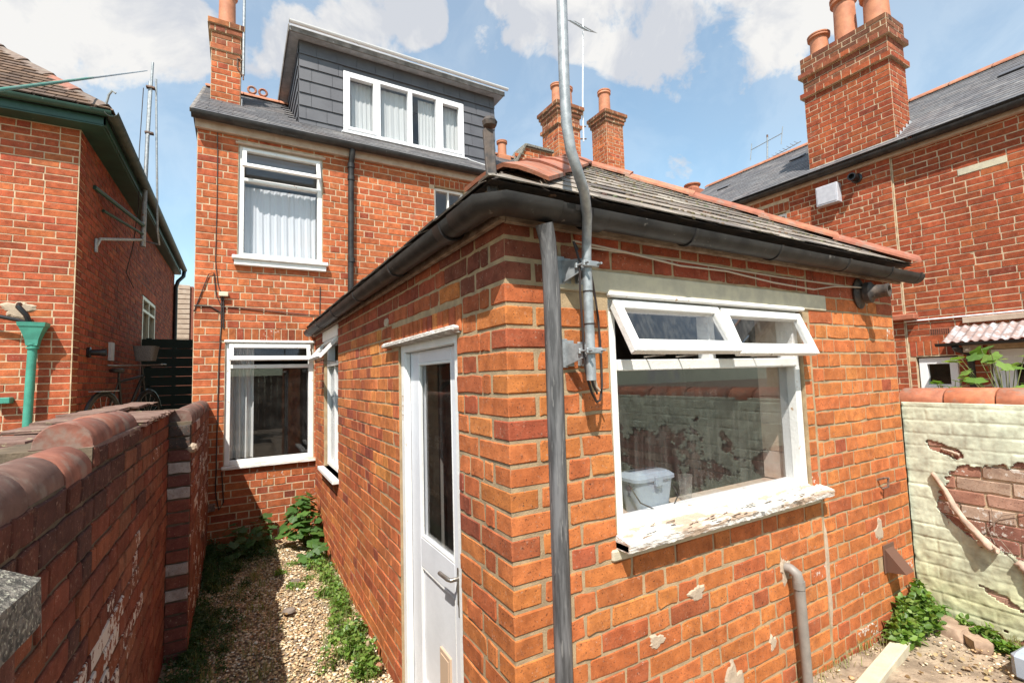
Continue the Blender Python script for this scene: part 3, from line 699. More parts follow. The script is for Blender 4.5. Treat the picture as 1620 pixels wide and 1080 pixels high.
# ---- caddy on the sill
CD = thing('food_waste_caddy', 'pale grey blue lidded food caddy with wire handle standing inside the front window', 'caddy')
cf = Frame((.745,.158,1.046), (1,0,0), (0,1,0)); b = MB()
def rbox(b, fr, w0, d0, w1, d1, z0, z1, r=.25, seg=5, cap=True):
    def ring(w_, d_, z_):
        out = []
        for qx, qy, a0 in ((1,1,0),(-1,1,90),(-1,-1,180),(1,-1,270)):
            rr = min(w_,d_)*r
            for k in range(seg+1):
                q = rad(a0+90*k/seg); out.append(fr.P(qx*(w_/2-rr)+rr*math.cos(q), qy*(d_/2-rr)+rr*math.sin(q), z_))
        return out
    a, c = ring(w0,d0,z0), ring(w1,d1,z1); n = len(a); f = [(i,(i+1)%n,n+(i+1)%n,n+i) for i in range(n)]
    if cap: f += [tuple(range(n))[::-1], tuple(range(n,2*n))]
    b.add(a+c, f)
rbox(b, cf, .17, .10, .215, .125, 0, .135); b.obj('bucket', 'bin', CD, True)
b = MB(); rbox(b, cf, .235, .138, .235, .138, .132, .145); rbox(b, cf, .235, .138, .20, .11, .145, .158); rbox(b, cf, .19, .10, .18, .095, .158, .163); b.obj('lid', 'bin', CD, True)
b = MB(); b.tube([cf.P(-.118,-.02,.125), cf.P(-.11,-.075,.06), cf.P(-.03,-.085,.02), cf.P(.06,-.085,.02), cf.P(.12,-.06,.05), cf.P(.122,-.02,.12)], .003, 6); b.obj('handle', 'cable', CD, True)
b = MB(); b.box(cf, -.02,.02,-.078,-.062,.11,.15,.003); b.obj('latch', 'bin', CD)
G = MB(); G.lathe((1.0,.17,1.046), [(.026,0),(.028,.002),(.024,.01),(.03,.09),(.032,.11)], 16); tag(G.obj('drinking_glass', 'glass_bin', None, True), 'small clear drinking glass beside the caddy on the sill', 'glass')
# ---- side window (top-hung light swung out)
sw = MB(); sw.box(FL, -3.75, -3.71, .81, 2.02, -.10, -.03); sw.box(FL, -3.03, -2.99, .81, 2.02, -.10, -.03); sw.box(FL, -3.71, -3.03, .81, .85, -.10, -.03); sw.box(FL, -3.71, -3.03, 1.77, 1.81, -.10, -.02); sw.box(FL, -3.71, -3.03, 1.98, 2.02, -.10, -.03)
sw.box(FL, -3.39, -3.35, .85, 1.77, -.10, -.035)
SW = sw.obj('side_window', 'old_white', EX)
b = MB(); b.box(FL, -3.8, -2.95, .755, .79, -.12, .055, .005); b.obj('sill', 'old_white', SW)
b = MB(); b.box(FL, -3.71, -3.39, .85, 1.77, -.065, -.061, 0); b.box(FL, -3.35, -3.03, .85, 1.77, -.065, -.061, 0); b.obj('pane', 'glass', SW)
b = MB(); b.box(FL, -3.78, -2.96, 2.02, 2.12, -.06, .012, .004); b.obj('head_board', 'old_white', SW)
sash(SW, FL, -3.715, -3.025, 2.01, .235, rad(42), n=-.01, glass='glass')
b = MB(); b.tube([FL.P(-3.2,1.80,-.03), FL.P(-3.15,1.81,.12)], .005, 6); b.obj('window_stay', 'brass', SW); b = MB(); b.tube([FL.P(-3.55,1.80,-.03), FL.P(-3.5,1.81,.12)], .005, 6); b.obj('window_stay', 'brass', SW)
# ---- door
D = MB(); D.box(FL, -1.193, -1.142, -.05, 1.80, -.11, -.012); D.box(FL, -.462, -.407, -.05, 1.80, -.11, -.012); D.box(FL, -1.142, -.462, 1.762, 1.80, -.11, -.012)
D.box(FL, -1.1405, -1.128, -.05, 1.76, -.043, -.018); D.box(FL, -.478, -.4635, -.05, 1.76, -.043, -.018)
DF = D.obj('door_frame', 'old_white', EX)
b = MB(); st0, st1 = -.085, -.045
b.box(FL, -1.14, -1.005, -.03, 1.76, st0, st1); b.box(FL, -.578, -.475, -.03, 1.76, st0, st1); b.box(FL, -1.005, -.578, 1.70, 1.76, st0, st1); b.box(FL, -1.005, -.578, .70, .84, st0, st1); b.box(FL, -1.005, -.578, -.03, .15, st0, st1)
b.box(FL, -1.005, -.578, .15, .70, st0+.012, st1-.012, .001)
door = b.obj('door', 'white_door', EX)
b = MB(); b.box(FL, -1.005, -.578, .84, 1.70, -.067, -.063, 0); b.obj('pane', 'glass', door)
b = MB()
for q in ((-1.005,-.993,.84,1.70),(-.590,-.578,.84,1.70),(-.993,-.590,1.688,1.70),(-.993,-.590,.84,.853)): b.box(FL, *q, -.063, -.045, .003)
for q in ((-1.005,-.993,.15,.70),(-.590,-.578,.15,.70),(-.993,-.590,.688,.70),(-.993,-.590,.15,.163)): b.box(FL, *q, -.057, -.046, .003)
b.obj('glazing_bead', 'old_white', door)
b = MB(); b.box(FL, -.545, -.515, .69, .84, -.045, -.039, .004); b.tube([FL.P(-.53,.80,-.045), FL.P(-.53,.80,-.005), FL.P(-.55,.80,.0), FL.P(-.64,.795,.0)], .009, 8); b.obj('handle', 'brass', door, True)
b = MB(); b.box(FL, -.470, -.463, .68, .83, -.045, -.011, .001); b.obj('strike_plate', 'brass', DF)
b = MB(); b.box(FL, -.78, -.66, .18, .42, -.06, -.048, .003); b.box(FL, -.765, -.675, .195, .40, -.05, -.045, .001); b.obj('cat_flap', 'tan_paint', door)
b = MB(); b.box(FL, -1.41, -.365, 1.80, 1.827, -.02, .036, .008, (1,1,1,0), .004, random.Random(1)); b.obj('drip_board', 'grey_timber', DF)
b = MB(); b.box(W, -.1, .12, .40, 1.2, -.08, -.03, .01); b.obj('threshold', 'concrete', DF)
# painted remains of a house number on the frame
b = MB()
for i, z in enumerate((1.52, 1.47, 1.42)):
    for (a, c, d, e) in ((-.012,.012,.012,.016),(-.012,-.008,-.014,.012)[:4],): b.box(FL, -1.168+a, -1.168+c, z+d, z+e, -.0125, -.0105, 0)
    b.box(FL, -1.156, -1.153, z-.014, z+.014, -.0125, -.0105, 0)
b.obj('number_mark', 'cream_board', DF)
# ---- eaves: fascia, soffit, gutters
b = MB(); b.box(FF_, -.0075, 2.80, 2.122, 2.20, .008, .0295, .003); b.box(FL, -4.34, .03, 2.122, 2.20, .0085, .0305, .003); b.obj('fascia', 'timber', EX)
b = MB(); gutter_run(b, [(2.83,-.09,2.165),(-.045,-.09,2.175),(-.09,-.045,2.175),(-.09,4.22,2.165)], .051); half_disc(b, (2.83,-.09,2.165), (1,0,0), .051); half_disc(b, (-.09,4.22,2.165), (0,1,0), .051)
GU = b.obj('gutter', 'black_plastic', EX, True)
def bracket(b, fr_p, d, r=.0565, w_=.03):
    d = np.array(d, float); p = np.array(fr_p, float); half_gutter(b, p-d*w_/2, p+d*w_/2, r, .007, seg=9)
for x in (.30,.78,1.35,1.95,2.42,2.78): b = MB(); bracket(b, (x,-.09,2.17), (1,0,0), w_=.014 if x not in (.30,) else .07); b.obj('gutter_bracket', 'black_plastic', GU, True)
for y in (.25,.9,1.7,2.5,3.3,4.0): b = MB(); bracket(b, (-.09,y,2.17), (0,-1,0), w_=.018 if y != .25 else .06); b.obj('gutter_bracket', 'black_plastic', GU, True)
b = MB(); gutter_run(b, [(.14,-.09,2.175),(-.045,-.09,2.175),(-.09,-.045,2.175),(-.09,.14,2.175)], .056, .006); b.obj('gutter_corner', 'black_plastic', GU, True)
# ---- downpipe
b = MB(); pp = [(.10,-.09,2.11),(.115,-.085,2.06),(.123,-.08,2.0),(.128,-.08,1.9),(.126,-.08,1.2),(.120,-.08,.2),(.120,-.08,.16)]
b.tube(pp, .029, 14, rs=[.03,.028,.026,.0285,.0285,.0285,.0285]); DP = b.obj('downpipe', 'grey_pipe', EX, True)
# ---- cables along the eaves
b = MB(); b.tube([(.26,-.03,2.09),(.5,-.035,2.075),(.8,-.035,2.05),(1.1,-.03,2.055),(1.45,-.03,2.03),(1.8,-.03,2.02),(2.0,-.03,2.05),(2.2,-.035,2.06),(2.5,-.035,2.07),(2.55,-.03,2.07)], .004, 6, tint=(1,1,1,0))
b.tube([(.3,-.03,2.075),(.9,-.03,2.07),(1.5,-.03,2.06),(2.1,-.03,2.06)], .0035, 6); b.obj('cable', 'cable_w', EX, True)
# ---- boiler flue, waste pipe, vent cowl, iron hook
b = MB(); b.lathe((2.325,0,2.035), [(.085,.0),(.088,.008),(.055,.022),(.048,.03),(.060,.035),(.060,.062),(.048,.07),(.040,.078),(.034,.125),(.037,.13),(.037,.145),(.026,.146),(.026,.10)], 20, (.10,-1,.0)); b.obj('boiler_flue', 'iron_dark', EX, True)
b = MB(); b.tube([(1.43,.02,.715),(1.43,-.03,.715),(1.435,-.05,.70),(1.44,-.055,.66),(1.455,-.055,.30),(1.46,-.055,.0)], .021, 12, rs=[.021,.021,.023,.024,.021,.021]); b.lathe((1.44,-.055,.635), [(.021,0),(.026,.0),(.026,.035),(.021,.035)], 12); b.obj('waste_pipe', 'waste', EX, True)
b = MB(); v0 = [FF_.P(*p) for p in [(2.36,.62,.0),(2.455,.62,.0),(2.455,.50,.10),(2.36,.50,.10),(2.36,.485,.0),(2.455,.485,.0)]]
b.add(v0, [(0,3,2,1),(0,4,3),(1,2,5)]); b.add([FF_.P(*p) for p in [(2.365,.615,.003),(2.45,.615,.003),(2.45,.502,.097),(2.365,.502,.097)]], [(0,1,2,3)]); b.box(FF_, 2.345,2.47,.48,.63,.004,.01,.002); b.obj('vent_cowl', 'brown_vent', EX)
b = MB(); b.tube([FF_.P(2.36,.985,.0), FF_.P(2.36,1.0,.035), FF_.P(2.385,1.0,.045), FF_.P(2.385,.95,.04), FF_.P(2.36,.94,.02)], .006, 7); b.obj('iron_hook', 'iron', EX, True)
# ---- roof
AP = np.array([1.38,1.38,3.20]); EZ = 2.225; sl_ = (AP[2]-EZ)/(AP[1]+.09)
RF = MB(); e = [(-.09,-.09,EZ),(2.82,-.09,EZ),(2.82,4.35,EZ),(-.09,4.35,EZ)]; bk_ = (1.38,4.35,3.20)
RF.add([e[0],e[1],e[2],e[3],tuple(AP),bk_], [(0,1,4),(1,2,5,4),(3,0,4,5),(0,3,2,1)]); roof = RF.obj('roof', 'iron_dark', EX)
def roof_tint(rng, u, s):
    k = rng.random(); c = (.27,.235,.20) if k < .4 else (.33,.29,.245) if k < .65 else (.21,.185,.16) if k < .9 else (.15,.135,.125)
    f = rng.uniform(.85,1.15); return (c[0]*f,c[1]*f,c[2]*f,0)
fs = Frame((0,-.09,EZ), (1,0,0), (0,AP[1]+.09,AP[2]-EZ)); SL = math.hypot(AP[1]+.09, AP[2]-EZ)
slates(roof, fs, [(-.09,0),(2.82,0),(1.38,SL)], .15, .215, .0042, roof_tint, 'slate_old', 3, .007, single=True)
fl_ = Frame((-.09,0,EZ), (0,-1,0), (AP[0]+.09,0,AP[2]-EZ)); slates(roof, fl_, [(-4.35,0),(.09,0),(-1.38,SL),(-4.35,SL)], .118, .20, .007, roof_tint, 'slate_old', 4, .007)
fr_ = Frame((2.82,0,EZ), (0,1,0), (-(2.82-AP[0]),0,AP[2]-EZ)); slates(roof, fr_, [(-.09,0),(4.35,0),(4.35,SL),(1.38,SL)], .118, .20, .007, roof_tint, 'slate_old', 5, .007)
def angle_tile(b, p0, p1, w_, up0, drop, th=.014, tint=(1,1,1,0), lift=0, nseg=6, round_=.35):
    "bonnet/hip tile: a folded half round between two points, dropping to both sides"
    p0, p1 = np.array(p0,float), np.array(p1,float); d = p1-p0; d /= np.linalg.norm(d); s = np.cross(d, Z); s /= np.linalg.norm(s); u = np.cross(s, d)
    v = []
    for q, p in ((0,p0),(1,p1)):
        for R in (0, th):
            for k in range(nseg+1):
                t = k/nseg*2-1; x = t*w_/2; h = -drop*(abs(t)**1.4)
                v.append(p+s*x+u*(h+up0+lift*(1-q)-R))
    n = nseg+1; f = []
    for k in range(nseg): f += [(k,k+1,2*n+k+1,2*n+k),(n+k+1,n+k,3*n+k,3*n+k+1),(k,n+k,n+k+1,k+1),(2*n+k,2*n+k+1,3*n+k+1,3*n+k)]
    f += [(0,2*n,3*n,n),(nseg,n+nseg,3*n+nseg,2*n+nseg)]
    b.add(v, f, tint)
def clay_tint(rng): k = rng.uniform(.8,1.1); c = rng.choice([(.42,.15,.08),(.38,.13,.075),(.46,.18,.10)]); return (c[0]*k,c[1]*k,c[2]*k,0)
rngt = random.Random(6)
def run_tiles(parent, p0, p1, n, w_, up, drop, nm, m='clay', lift=.02, smooth=True):
    p0, p1 = np.array(p0,float), np.array(p1,float)
    for i in range(n):
        a = p0+(p1-p0)*i/n; c = p0+(p1-p0)*(i+1.06)/n; a = a+np.array([rngt.uniform(-.004,.004) for _ in range(3)])
        b = MB(); angle_tile(b, a, c, w_, up, drop, tint=clay_tint(rngt), lift=lift*(1 if i%1 == 0 else 0)); b.obj(nm, m, parent, smooth)
run_tiles(roof, (.02,.02,EZ+.065), AP, 5, .30, .045, .065, 'hip_tile', lift=.008)
run_tiles(roof, (2.82,-.09,EZ+.015), AP, 5, .20, .04, .06, 'hip_tile', lift=.012)
run_tiles(roof, AP, bk_, 7, .26, .06, .08, 'ridge_tile')
b = MB(); rng = random.Random(12)
for t in np.linspace(0,1,60):      # torn felt, moss and mortar crumbs along the left hip
    p = np.array([.05,-.02,EZ+.02])+(AP-np.array([.05,-.02,EZ+.02]))*t+np.array([.10,-.05,-.02]); r = rng.uniform(.008,.022)
    b.lathe(p+np.array([rng.uniform(-.02,.02)]*3), [(r*.6,-r*.4),(r,0),(r*.5,r*.5)], 6, tint=(1,1,1,0))
b.obj('moss_and_mortar', 'iron', roof, kind='stuff')
b = MB(); rng = random.Random(31)
for i in range(520):
    s = rng.uniform(.0,1)**1.3*SL*.97; lo, hi = -.05+1.43*s/SL, 2.78-1.40*s/SL; u = rng.uniform(lo, hi); s = round(s/.15)*.15+rng.uniform(-.012,.015); r = rng.uniform(.003,.010)
    if s < .01: continue
    b.lathe(fs.P(u, s, .010), [(r*1.3,-.004),(r,r*.35),(r*.4,r*.6)], 5, fs.n, (rng.uniform(.10,.17),rng.uniform(.085,.13),rng.uniform(.05,.075),0))
b.obj('moss', 'tinted', roof, kind='stuff')
# the hip iron standing at the corner and the dark open end behind it
b = MB(); b.box(Frame((-.06,-.045,2.2),(1,-.2,0),(0.05,.2,1)), -.016,.016,0,.24,-.008,.008,.003,(1,1,1,0),.002,rng); b.lathe((-.045,-.005,2.455), [(.010,-.014),(.022,-.010),(.026,.004),(.019,.016),(.008,.020)], 9); b.obj('hip_iron', 'iron_dark', roof)
b = MB(); b.box(Frame((0,0,0),(1,0,0)), -.06,.22,2.2,2.27,-.03,.03,.006); b.obj('rafter_end', 'timber', roof)
# dark gaping mouth and trapped debris where the first hip tile has slipped
b = MB(); rngd = random.Random(3)
for i in range(40):
    p = np.array([rngd.uniform(.0,.4), rngd.uniform(-.06,.0), EZ+rngd.uniform(.0,.03)]); p[2] += p[0]*.06; q = p+np.array([rngd.uniform(-.06,.06), rngd.uniform(-.02,.02), rngd.uniform(-.01,.02)]); b.tube([p,q], .002, 4)
b.obj('twigs', 'timber', roof, kind='stuff')
# ================================================================== AERIAL MAST on the front wall
MA = thing('aerial_mast', 'tall galvanised pole clamped to the brickwork and cranked out over the black gutter', 'aerial mast')
b = MB(); mp = [(.262,-.10,1.60),(.262,-.10,1.9),(.262,-.10,2.02),(.258,-.11,2.08),(.235,-.145,2.14),(.19,-.19,2.195),(.15,-.215,2.235),(.115,-.225,2.30),(.103,-.225,2.38),(.100,-.225,2.5),(.106,-.225,3.1),(.115,-.225,4.2),(.12,-.225,5.5)]
b.tube(mp, .0165, 14); b.obj('pole', 'galv', MA, True)
for z in (1.99, 1.70):
    b = MB(); b.box(FF_, .185,.235,z-.055,z+.045,.006,.012,.004); b.box(FF_, .235,.262,z-.05,z+.04,.006,.012,.001)
    b.add([FF_.P(*p) for p in [(.222,z-.05,.012),(.222,z+.03,.012),(.245,z+.02,.10),(.245,z-.02,.10),(.226,z-.05,.012),(.226,z+.03,.012),(.249,z+.02,.10),(.249,z-.02,.10)]], [(0,1,2,3),(7,6,5,4),(0,3,7,4),(1,5,6,2),(3,2,6,7)])
    b.add([FF_.P(*p) for p in [(.285,z-.05,.012),(.285,z+.03,.012),(.272,z+.02,.10),(.272,z-.02,.10),(.289,z-.05,.012),(.289,z+.03,.012),(.276,z+.02,.10),(.276,z-.02,.10)]], [(0,1,2,3),(7,6,5,4),(0,3,7,4),(1,5,6,2),(3,2,6,7)])
    b.box(FF_, .280,.315,z-.05,z+.035,.006,.012,.004)
    br = b.obj('wall_bracket', 'galv', MA)
    b = MB()
    for u, v in ((.2,z-.04),(.2,z+.03),(.302,z-.035),(.302,z+.022)): b.lathe(FF_.P(u,v,.012), [(.008,0),(.008,.006),(.003,.008)], 6, (0,-1,0))
    b.obj('bolt', 'galv', br)
    b = MB(); b.box(FF_, .23,.296,z-.012,z+.008,.112,.126,.003); b.box(FF_, .23,.296,z-.012,z+.008,.072,.084,.003); b.tube([FF_.P(.236,z-.002,.07), FF_.P(.236,z-.002,.145)], .004, 6); b.tube([FF_.P(.288,z-.002,.07), FF_.P(.288,z-.002,.145)], .004, 6); b.obj('clamp', 'galv', br)
b = MB(); b.tube([(.262,-.1,1.895),(.262,-.1,1.9)], .0176, 14); b.obj('cable_tie', 'cable', MA); b = MB(); b.tube([(.262,-.1,1.785),(.262,-.1,1.79)], .0176, 14); b.obj('cable_tie', 'cable', MA)
b = MB(); b.tube([(.235,-.09,2.04),(.225,-.08,2.07),(.24,-.09,2.0),(.237,-.09,1.9),(.24,-.09,1.8),(.245,-.09,1.65),(.255,-.09,1.60),(.275,-.085,1.555),(.305,-.07,1.525),(.338,-.05,1.53),(.362,-.035,1.58),(.368,-.03,1.68),(.362,-.03,1.82),(.345,-.03,1.94),(.315,-.05,2.0),(.29,-.07,2.02)], .0042, 7); b.tube([(.262,-.1,1.61),(.268,-.1,1.585),(.285,-.095,1.562),(.30,-.08,1.555)], .004, 7); b.obj('cable', 'cable', MA, True)
b = MB(); b.tube([(.27,-.1,1.60),(.28,-.1,1.58),(.295,-.1,1.565)], .0045, 7); b.tube([(.285,-.09,1.6),(.29,-.09,1.585),(.288,-.09,1.57)], .004, 7); b.obj('cable', 'cable_w', MA, True)
# ================================================================== MAIN HOUSE
HS = thing('terraced_house', 'three storey orange brick rear of a terraced house with grey clad box dormer', 'house')
YH = 4.35; FH = Frame((0,YH,0), (1,0,0))
bkH = Bricks(HS, lambda x, y: ext_hides(x, y) or left_hides(x, y), 300, 9, 21)
def pal_house(rng, u, v):
    k = rng.random(); base = (0.490,0.134,0.052) if k < .55 else (0.540,0.164,0.058) if k < .74 else (0.440,0.108,0.045) if k < .93 else (0.340,0.078,0.039) if k < .985 else (0.250,0.060,0.034)
    if v < .75: base = tuple(c*.8 for c in base)
    if v < .75 and rng.random() < .18: return (*base, .38)
    f = rng.uniform(.9,1.1); return (base[0]*f, base[1]*f*rng.uniform(.93,1.07), base[2]*f, 0)
lw = (-.865,-.02,.77,2.07); uw = (-.77,.07,2.93,4.19); w2 = (1.436,1.868,3.20,4.13)
sl1 = (-.91,.0,2.07,2.205); sl2 = (1.37,1.93,4.13,4.23)
b = MB(); slab(FH, -1.143, 6.3, -.3, 4.3, [lw, uw, w2], -.24, 0, b); hw = b.obj('rear_wall', 'mortar_pale', HS)
brick_wall(bkH, hw, FH, -1.143, 3.6, -.05, 4.27, .03, [lw, uw, w2, sl1, sl2], 'flemish', pal_house, detail=0, depth=.1, loose=.12, seed=31)
soldiers(bkH, hw, FH, -.91, .0, 2.07, 2.205, pal_house, random.Random(5), .068, detail=0)
soldiers(bkH, hw, FH, 1.37, 1.93, 4.13, 4.23, pal_house, random.Random(6), .068, detail=0)
bkH.finish()
b = MB(); slab(Frame((-1.143,0,0),(0,-1,0)), -8.2, -YH-.24, -.3, 4.3, [], -.24, 0, b); b.add([(-1.143,4.35,4.3),(-1.143,6.15,5.66),(-1.143,8.2,4.3),(-.95,4.35,4.3),(-.95,6.15,5.66),(-.95,8.2,4.3)], [(0,1,2),(5,4,3)]); slab(Frame((0,8.2,0),(-1,0,0)), -6.3, .9, -.3, 4.3, [], -.2, 0, b); b.obj('outer_wall', 'mortar_pale', HS)
b = MB(); b.box(W, -.9, 6.2, 4.6, 8, .45, .5, 0); b.box(W, -.9, 6.2, 4.6, 8, 2.45, 2.6, 0); b.box(Frame((0,6.9,0),(1,0,0)), -.9, 6.2, .5, 4.3, 0, .05, 0); b.box(Frame((.9,0,0),(0,1,0)), 4.6, 6.9, .5, 4.3, 0, .05, 0); b.obj('interior_room', 'room_dark', HS)
b = MB(); b.box(W, -.9, 3.4, 4.62, 6.9, 4.27, 4.29, 0); b.obj('bedroom_ceiling', 'upvc', HS)
def window(parent, fr, u0, u1, z0, z1, n0, n1, bars=(), mull=(), fw=.045, m='old_white', glass='glass', nm='window', gn=None):
    b = MB(); b.box(fr, u0, u0+fw, z0, z1, n0, n1); b.box(fr, u1-fw, u1, z0, z1, n0, n1); b.box(fr, u0+fw, u1-fw, z1-fw, z1, n0, n1); b.box(fr, u0+fw, u1-fw, z0, z0+fw, n0, n1)
    for (a, h) in bars: b.box(fr, u0+fw, u1-fw, a, a+h, n0, n1-.002)
    for (a, h, c, d) in mull: b.box(fr, a, a+h, c, d, n0+.002, n1-.004)
    o = b.obj(nm, m, parent)
    zs = [z0+fw]+[x for q in bars for x in (q[0], q[0]+q[1])]+[z1-fw]
    for i in range(0, len(zs), 2):
        us = [u0+fw]+[x for q in sorted(mull) if q[2] <= (zs[i]+zs[i+1])/2 <= q[3] for x in (q[0], q[0]+q[1])]+[u1-fw]
        for j in range(0, len(us), 2):
            g = MB(); gg = (n0+n1)/2 if gn is None else gn; g.box(fr, us[j], us[j+1], zs[i], zs[i+1], gg-.002, gg+.002, 0); g.obj('pane', glass, o)
    return o
# ground floor window, its top light slightly open
WL = MB()
for q in ((-.862,-.815,.80,2.06),(-.07,-.022,.80,2.06),(-.815,-.07,2.02,2.06),(-.815,-.07,.80,.845),(-.815,-.07,1.785,1.825)): WL.box(FH, *q, -.10, -.02)
WL = WL.obj('ground_floor_window', 'old_white', HS)
b = MB(); b.box(FH, -.815, -.07, .845, 1.785, -.062, -.058, 0); b.obj('pane', 'glass', WL)
sash(WL, FH, -.83, -.055, 2.035, .175, rad(16), bw=.04, top=.04, bot=.045, n=-.005, glass='glass')
b = MB(); b.box(FH, -.885, -.0, .765, .80, -.10, .045, .006); b.obj('sill', 'flaky_white', WL)
b = MB(); b.box(FH, -.875, -.01, 2.055, 2.08, -.04, .02, .004); b.obj('head_board', 'old_white', WL)
b = MB(); curtain(b, FH, -.82, -.60, .84, 2.02, -.22, 3, .03, 3, 40, 10); tag(b.obj('curtain', 'drape', None, True), 'pale curtain drawn to the left side of the ground floor window', 'curtain')
# first floor window, top light open, big projecting sill
WU = MB()
for q in ((-.768,-.715,2.97,4.185),(.02,.068,2.97,4.185),(-.715,.02,4.14,4.185),(-.715,.02,2.97,3.01),(-.715,.02,3.80,3.835)): WU.box(FH, *q, -.10, -.02)
WU = WU.obj('first_floor_window', 'old_white', HS)
b = MB(); b.box(FH, -.715, .02, 3.01, 3.80, -.062, -.058, 0); b.obj('pane', 'glass', WU)
b = MB(); b.box(FH, -.715, .02, 3.835, 4.14, -.085, -.081, 0); b.obj('pane', 'glass', WU)
sash(WU, FH, -.735, .04, 4.15, .245, rad(20), bw=.04, top=.04, bot=.04, n=-.005, glass='glass')
b = MB(); b.box(FH, -.82, .125, 2.925, 2.965, -.10, .075, .008); b.box(FH, -.80, .105, 2.865, 2.925, -.02, .05, .006); b.obj('sill', 'old_white', WU)
b = MB(); b.box(FH, -.80, .10, 4.18, 4.20, -.04, .04, .004); b.obj('head_board', 'cream_board', WU)
b = MB(); curtain(b, FH, -.71, .015, 3.0, 3.78, -.15, 9, .008, 8, 130, 14); tag(b.obj('curtain', 'net', None, True), 'gathered white cotton curtain hung across the first floor window', 'curtain')
W2 = window(HS, FH, 1.44, 1.865, 3.25, 4.12, -.11, -.05, bars=((3.70,.04),), mull=((1.64,.022,3.74,4.09),), fw=.035, m='old_white', nm='landing_window')
# rainwater pipe, eaves
b = MB(); b.tube([(.385,4.25,4.33),(.385,4.25,4.29),(.383,4.29,4.22),(.38,4.30,4.15),(.375,4.30,3.3),(.370,4.30,2.5)], .034, 12)
for z in (4.13, 3.98, 3.0): b.lathe((.38,4.30,z), [(.034,0),(.042,.0),(.042,.05),(.034,.05)], 12)
b.obj('rainwater_pipe', 'black_plastic', HS, True)
b = MB(); b.box(FH, -1.16, 6.3, 4.265, 4.36, .004, .05, .003); b.obj('fascia', 'cream_board', HS)
b = MB(); half_gutter(b, (-1.19,4.235,4.385), (6.3,4.235,4.40), .058); half_disc(b, (-1.19,4.235,4.385), (1,0,0), .058); b.obj('gutter', 'black_plastic', HS, True)
# roof
RX0, RX1, RE, RS = -1.18, 6.3, 4.40, .68
b = MB(); b.add([(RX0,4.22,RE),(RX1,4.22,RE),(RX1,6.15,RE+RS*1.93),(RX0,6.15,RE+RS*1.93),(RX0,8.2,RE),(RX1,8.2,RE),(RX0,4.22,RE-.03),(RX1,4.22,RE-.03),(RX0,8.2,RE-.03),(RX1,8.2,RE-.03)], [(0,1,2,3),(3,2,5,4),(0,6,7,1),(4,5,9,8),(6,8,9,7),(0,3,4,8,6),(1,7,9,5,2)]); hroof = b.obj('roof', 'clad', HS)
def gt(rng, u, s): k = rng.uniform(.85,1.15); c = rng.choice([(.155,.15,.155),(.18,.17,.17),(.135,.133,.14)]); return (c[0]*k,c[1]*k,c[2]*k,0)
SLH = math.hypot(1.93, RS*1.93); fhr = Frame((0,4.22,RE), (1,0,0), (0,1,RS))
slates(hroof, fhr, [(RX0,0),(3.0,0),(3.0,SLH),(RX0,SLH)], .115, .235, .006, gt, 'slate', 9, .002, single=True, holes=[(-.2,2.65,.85,9)])
slates(hroof, fhr, [(3.0,0),(RX1,0),(RX1,SLH),(3.0,SLH)], .115, .235, .006, gt, 'slate', 10, .002)
def ter_tint(rng): k = rng.uniform(.85,1.1); return (.44*k,.17*k,.09*k,0)
for i in range(17):
    b = MB(); a = np.array([-1.18+i*.45, 6.15, RE+RS*1.93+.03]); angle_tile(b, a, a+np.array([.46,0,0]), .2, .03, .07, tint=ter_tint(rngt)); b.obj('ridge_tile', 'clay', hroof, True)
b = MB()
for x in (-.62, -.48):
    for k in range(12):
        a0, a1 = 2*math.pi*k/12, 2*math.pi*(k+1)/12; c = np.array([x, 6.15, RE+RS*1.93+.12])
        b.tube([c+np.array([math.cos(a0)*.05,0,math.sin(a0)*.05]), c+np.array([math.cos(a1)*.05,0,math.sin(a1)*.05])], .016, 6, tint=(.44,.17,.09,0))
b.obj('ridge_cresting', 'clay', hroof, True)
# verge boards
b = MB(); b.box(Frame((-1.185,4.22,RE),(0,1,RS),(0,-RS,1)), 0, SLH, -.03, .012, -.02, .02, .003); b.obj('verge', 'grimy_board', hroof)
# ---- dormer
DY = 4.80; FD = Frame((0,DY,0), (1,0,0)); dx0, dx1, dz0, dz1 = -.14, 2.60, 4.68, 5.88
DM = MB(); dw = (.38,2.08,4.80,5.63)
slab(FD, dx0, dx1, dz0, dz1, [dw], -.08, 0, DM); slab(Frame((dx0,0,0),(0,-1,0)), -6.4, -DY-.08, 4.4, dz1, [], -.08, 0, DM); slab(Frame((dx1,0,0),(0,1,0)), DY+.08, 6.4, 4.4, dz1, [], -.08, 0, DM); DM = DM.obj('dormer', 'clad', HS)
b = MB(); b.box(Frame((0,5.7,0),(1,0,0)), dx0+.1, dx1-.1, 4.35, 5.85, 0, .03, 0); b.obj('dormer_room', 'room_dark', HS)
def cladding(fr, u0, u1, z0, z1, holes, seed, g=.166, w_=.245):
    rng = random.Random(seed); k = 0; z = z0
    while z < z1-.02:
        zz = min(z+g, z1); segs = []; u = u0-rng.uniform(.02,.2)
        while u < u1: segs.append((u, u+w_)); u += w_
        for ia, ib in clip_holes(u0, u1, z, zz, holes):
            for s0, s1 in segs:
                a, c = max(s0, ia), min(s1, ib)
                if c-a < .02: continue
                b = MB(); l = rng.uniform(-.001,.0015)
                v = [fr.P(a+.002,z,.012+l),fr.P(c-.002,z,.012+l),fr.P(c-.002,zz+.01,.002),fr.P(a+.002,zz+.01,.002),fr.P(a+.002,z,.020+l),fr.P(c-.002,z,.020+l),fr.P(c-.002,zz+.01,.006),fr.P(a+.002,zz+.01,.006)]
                b.add(v, [(0,3,2,1),(4,5,6,7),(0,1,5,4),(1,2,6,5),(2,3,7,6),(3,0,4,7)]); b.obj('cladding_slate', 'clad', DM)
        z += g; k += 1
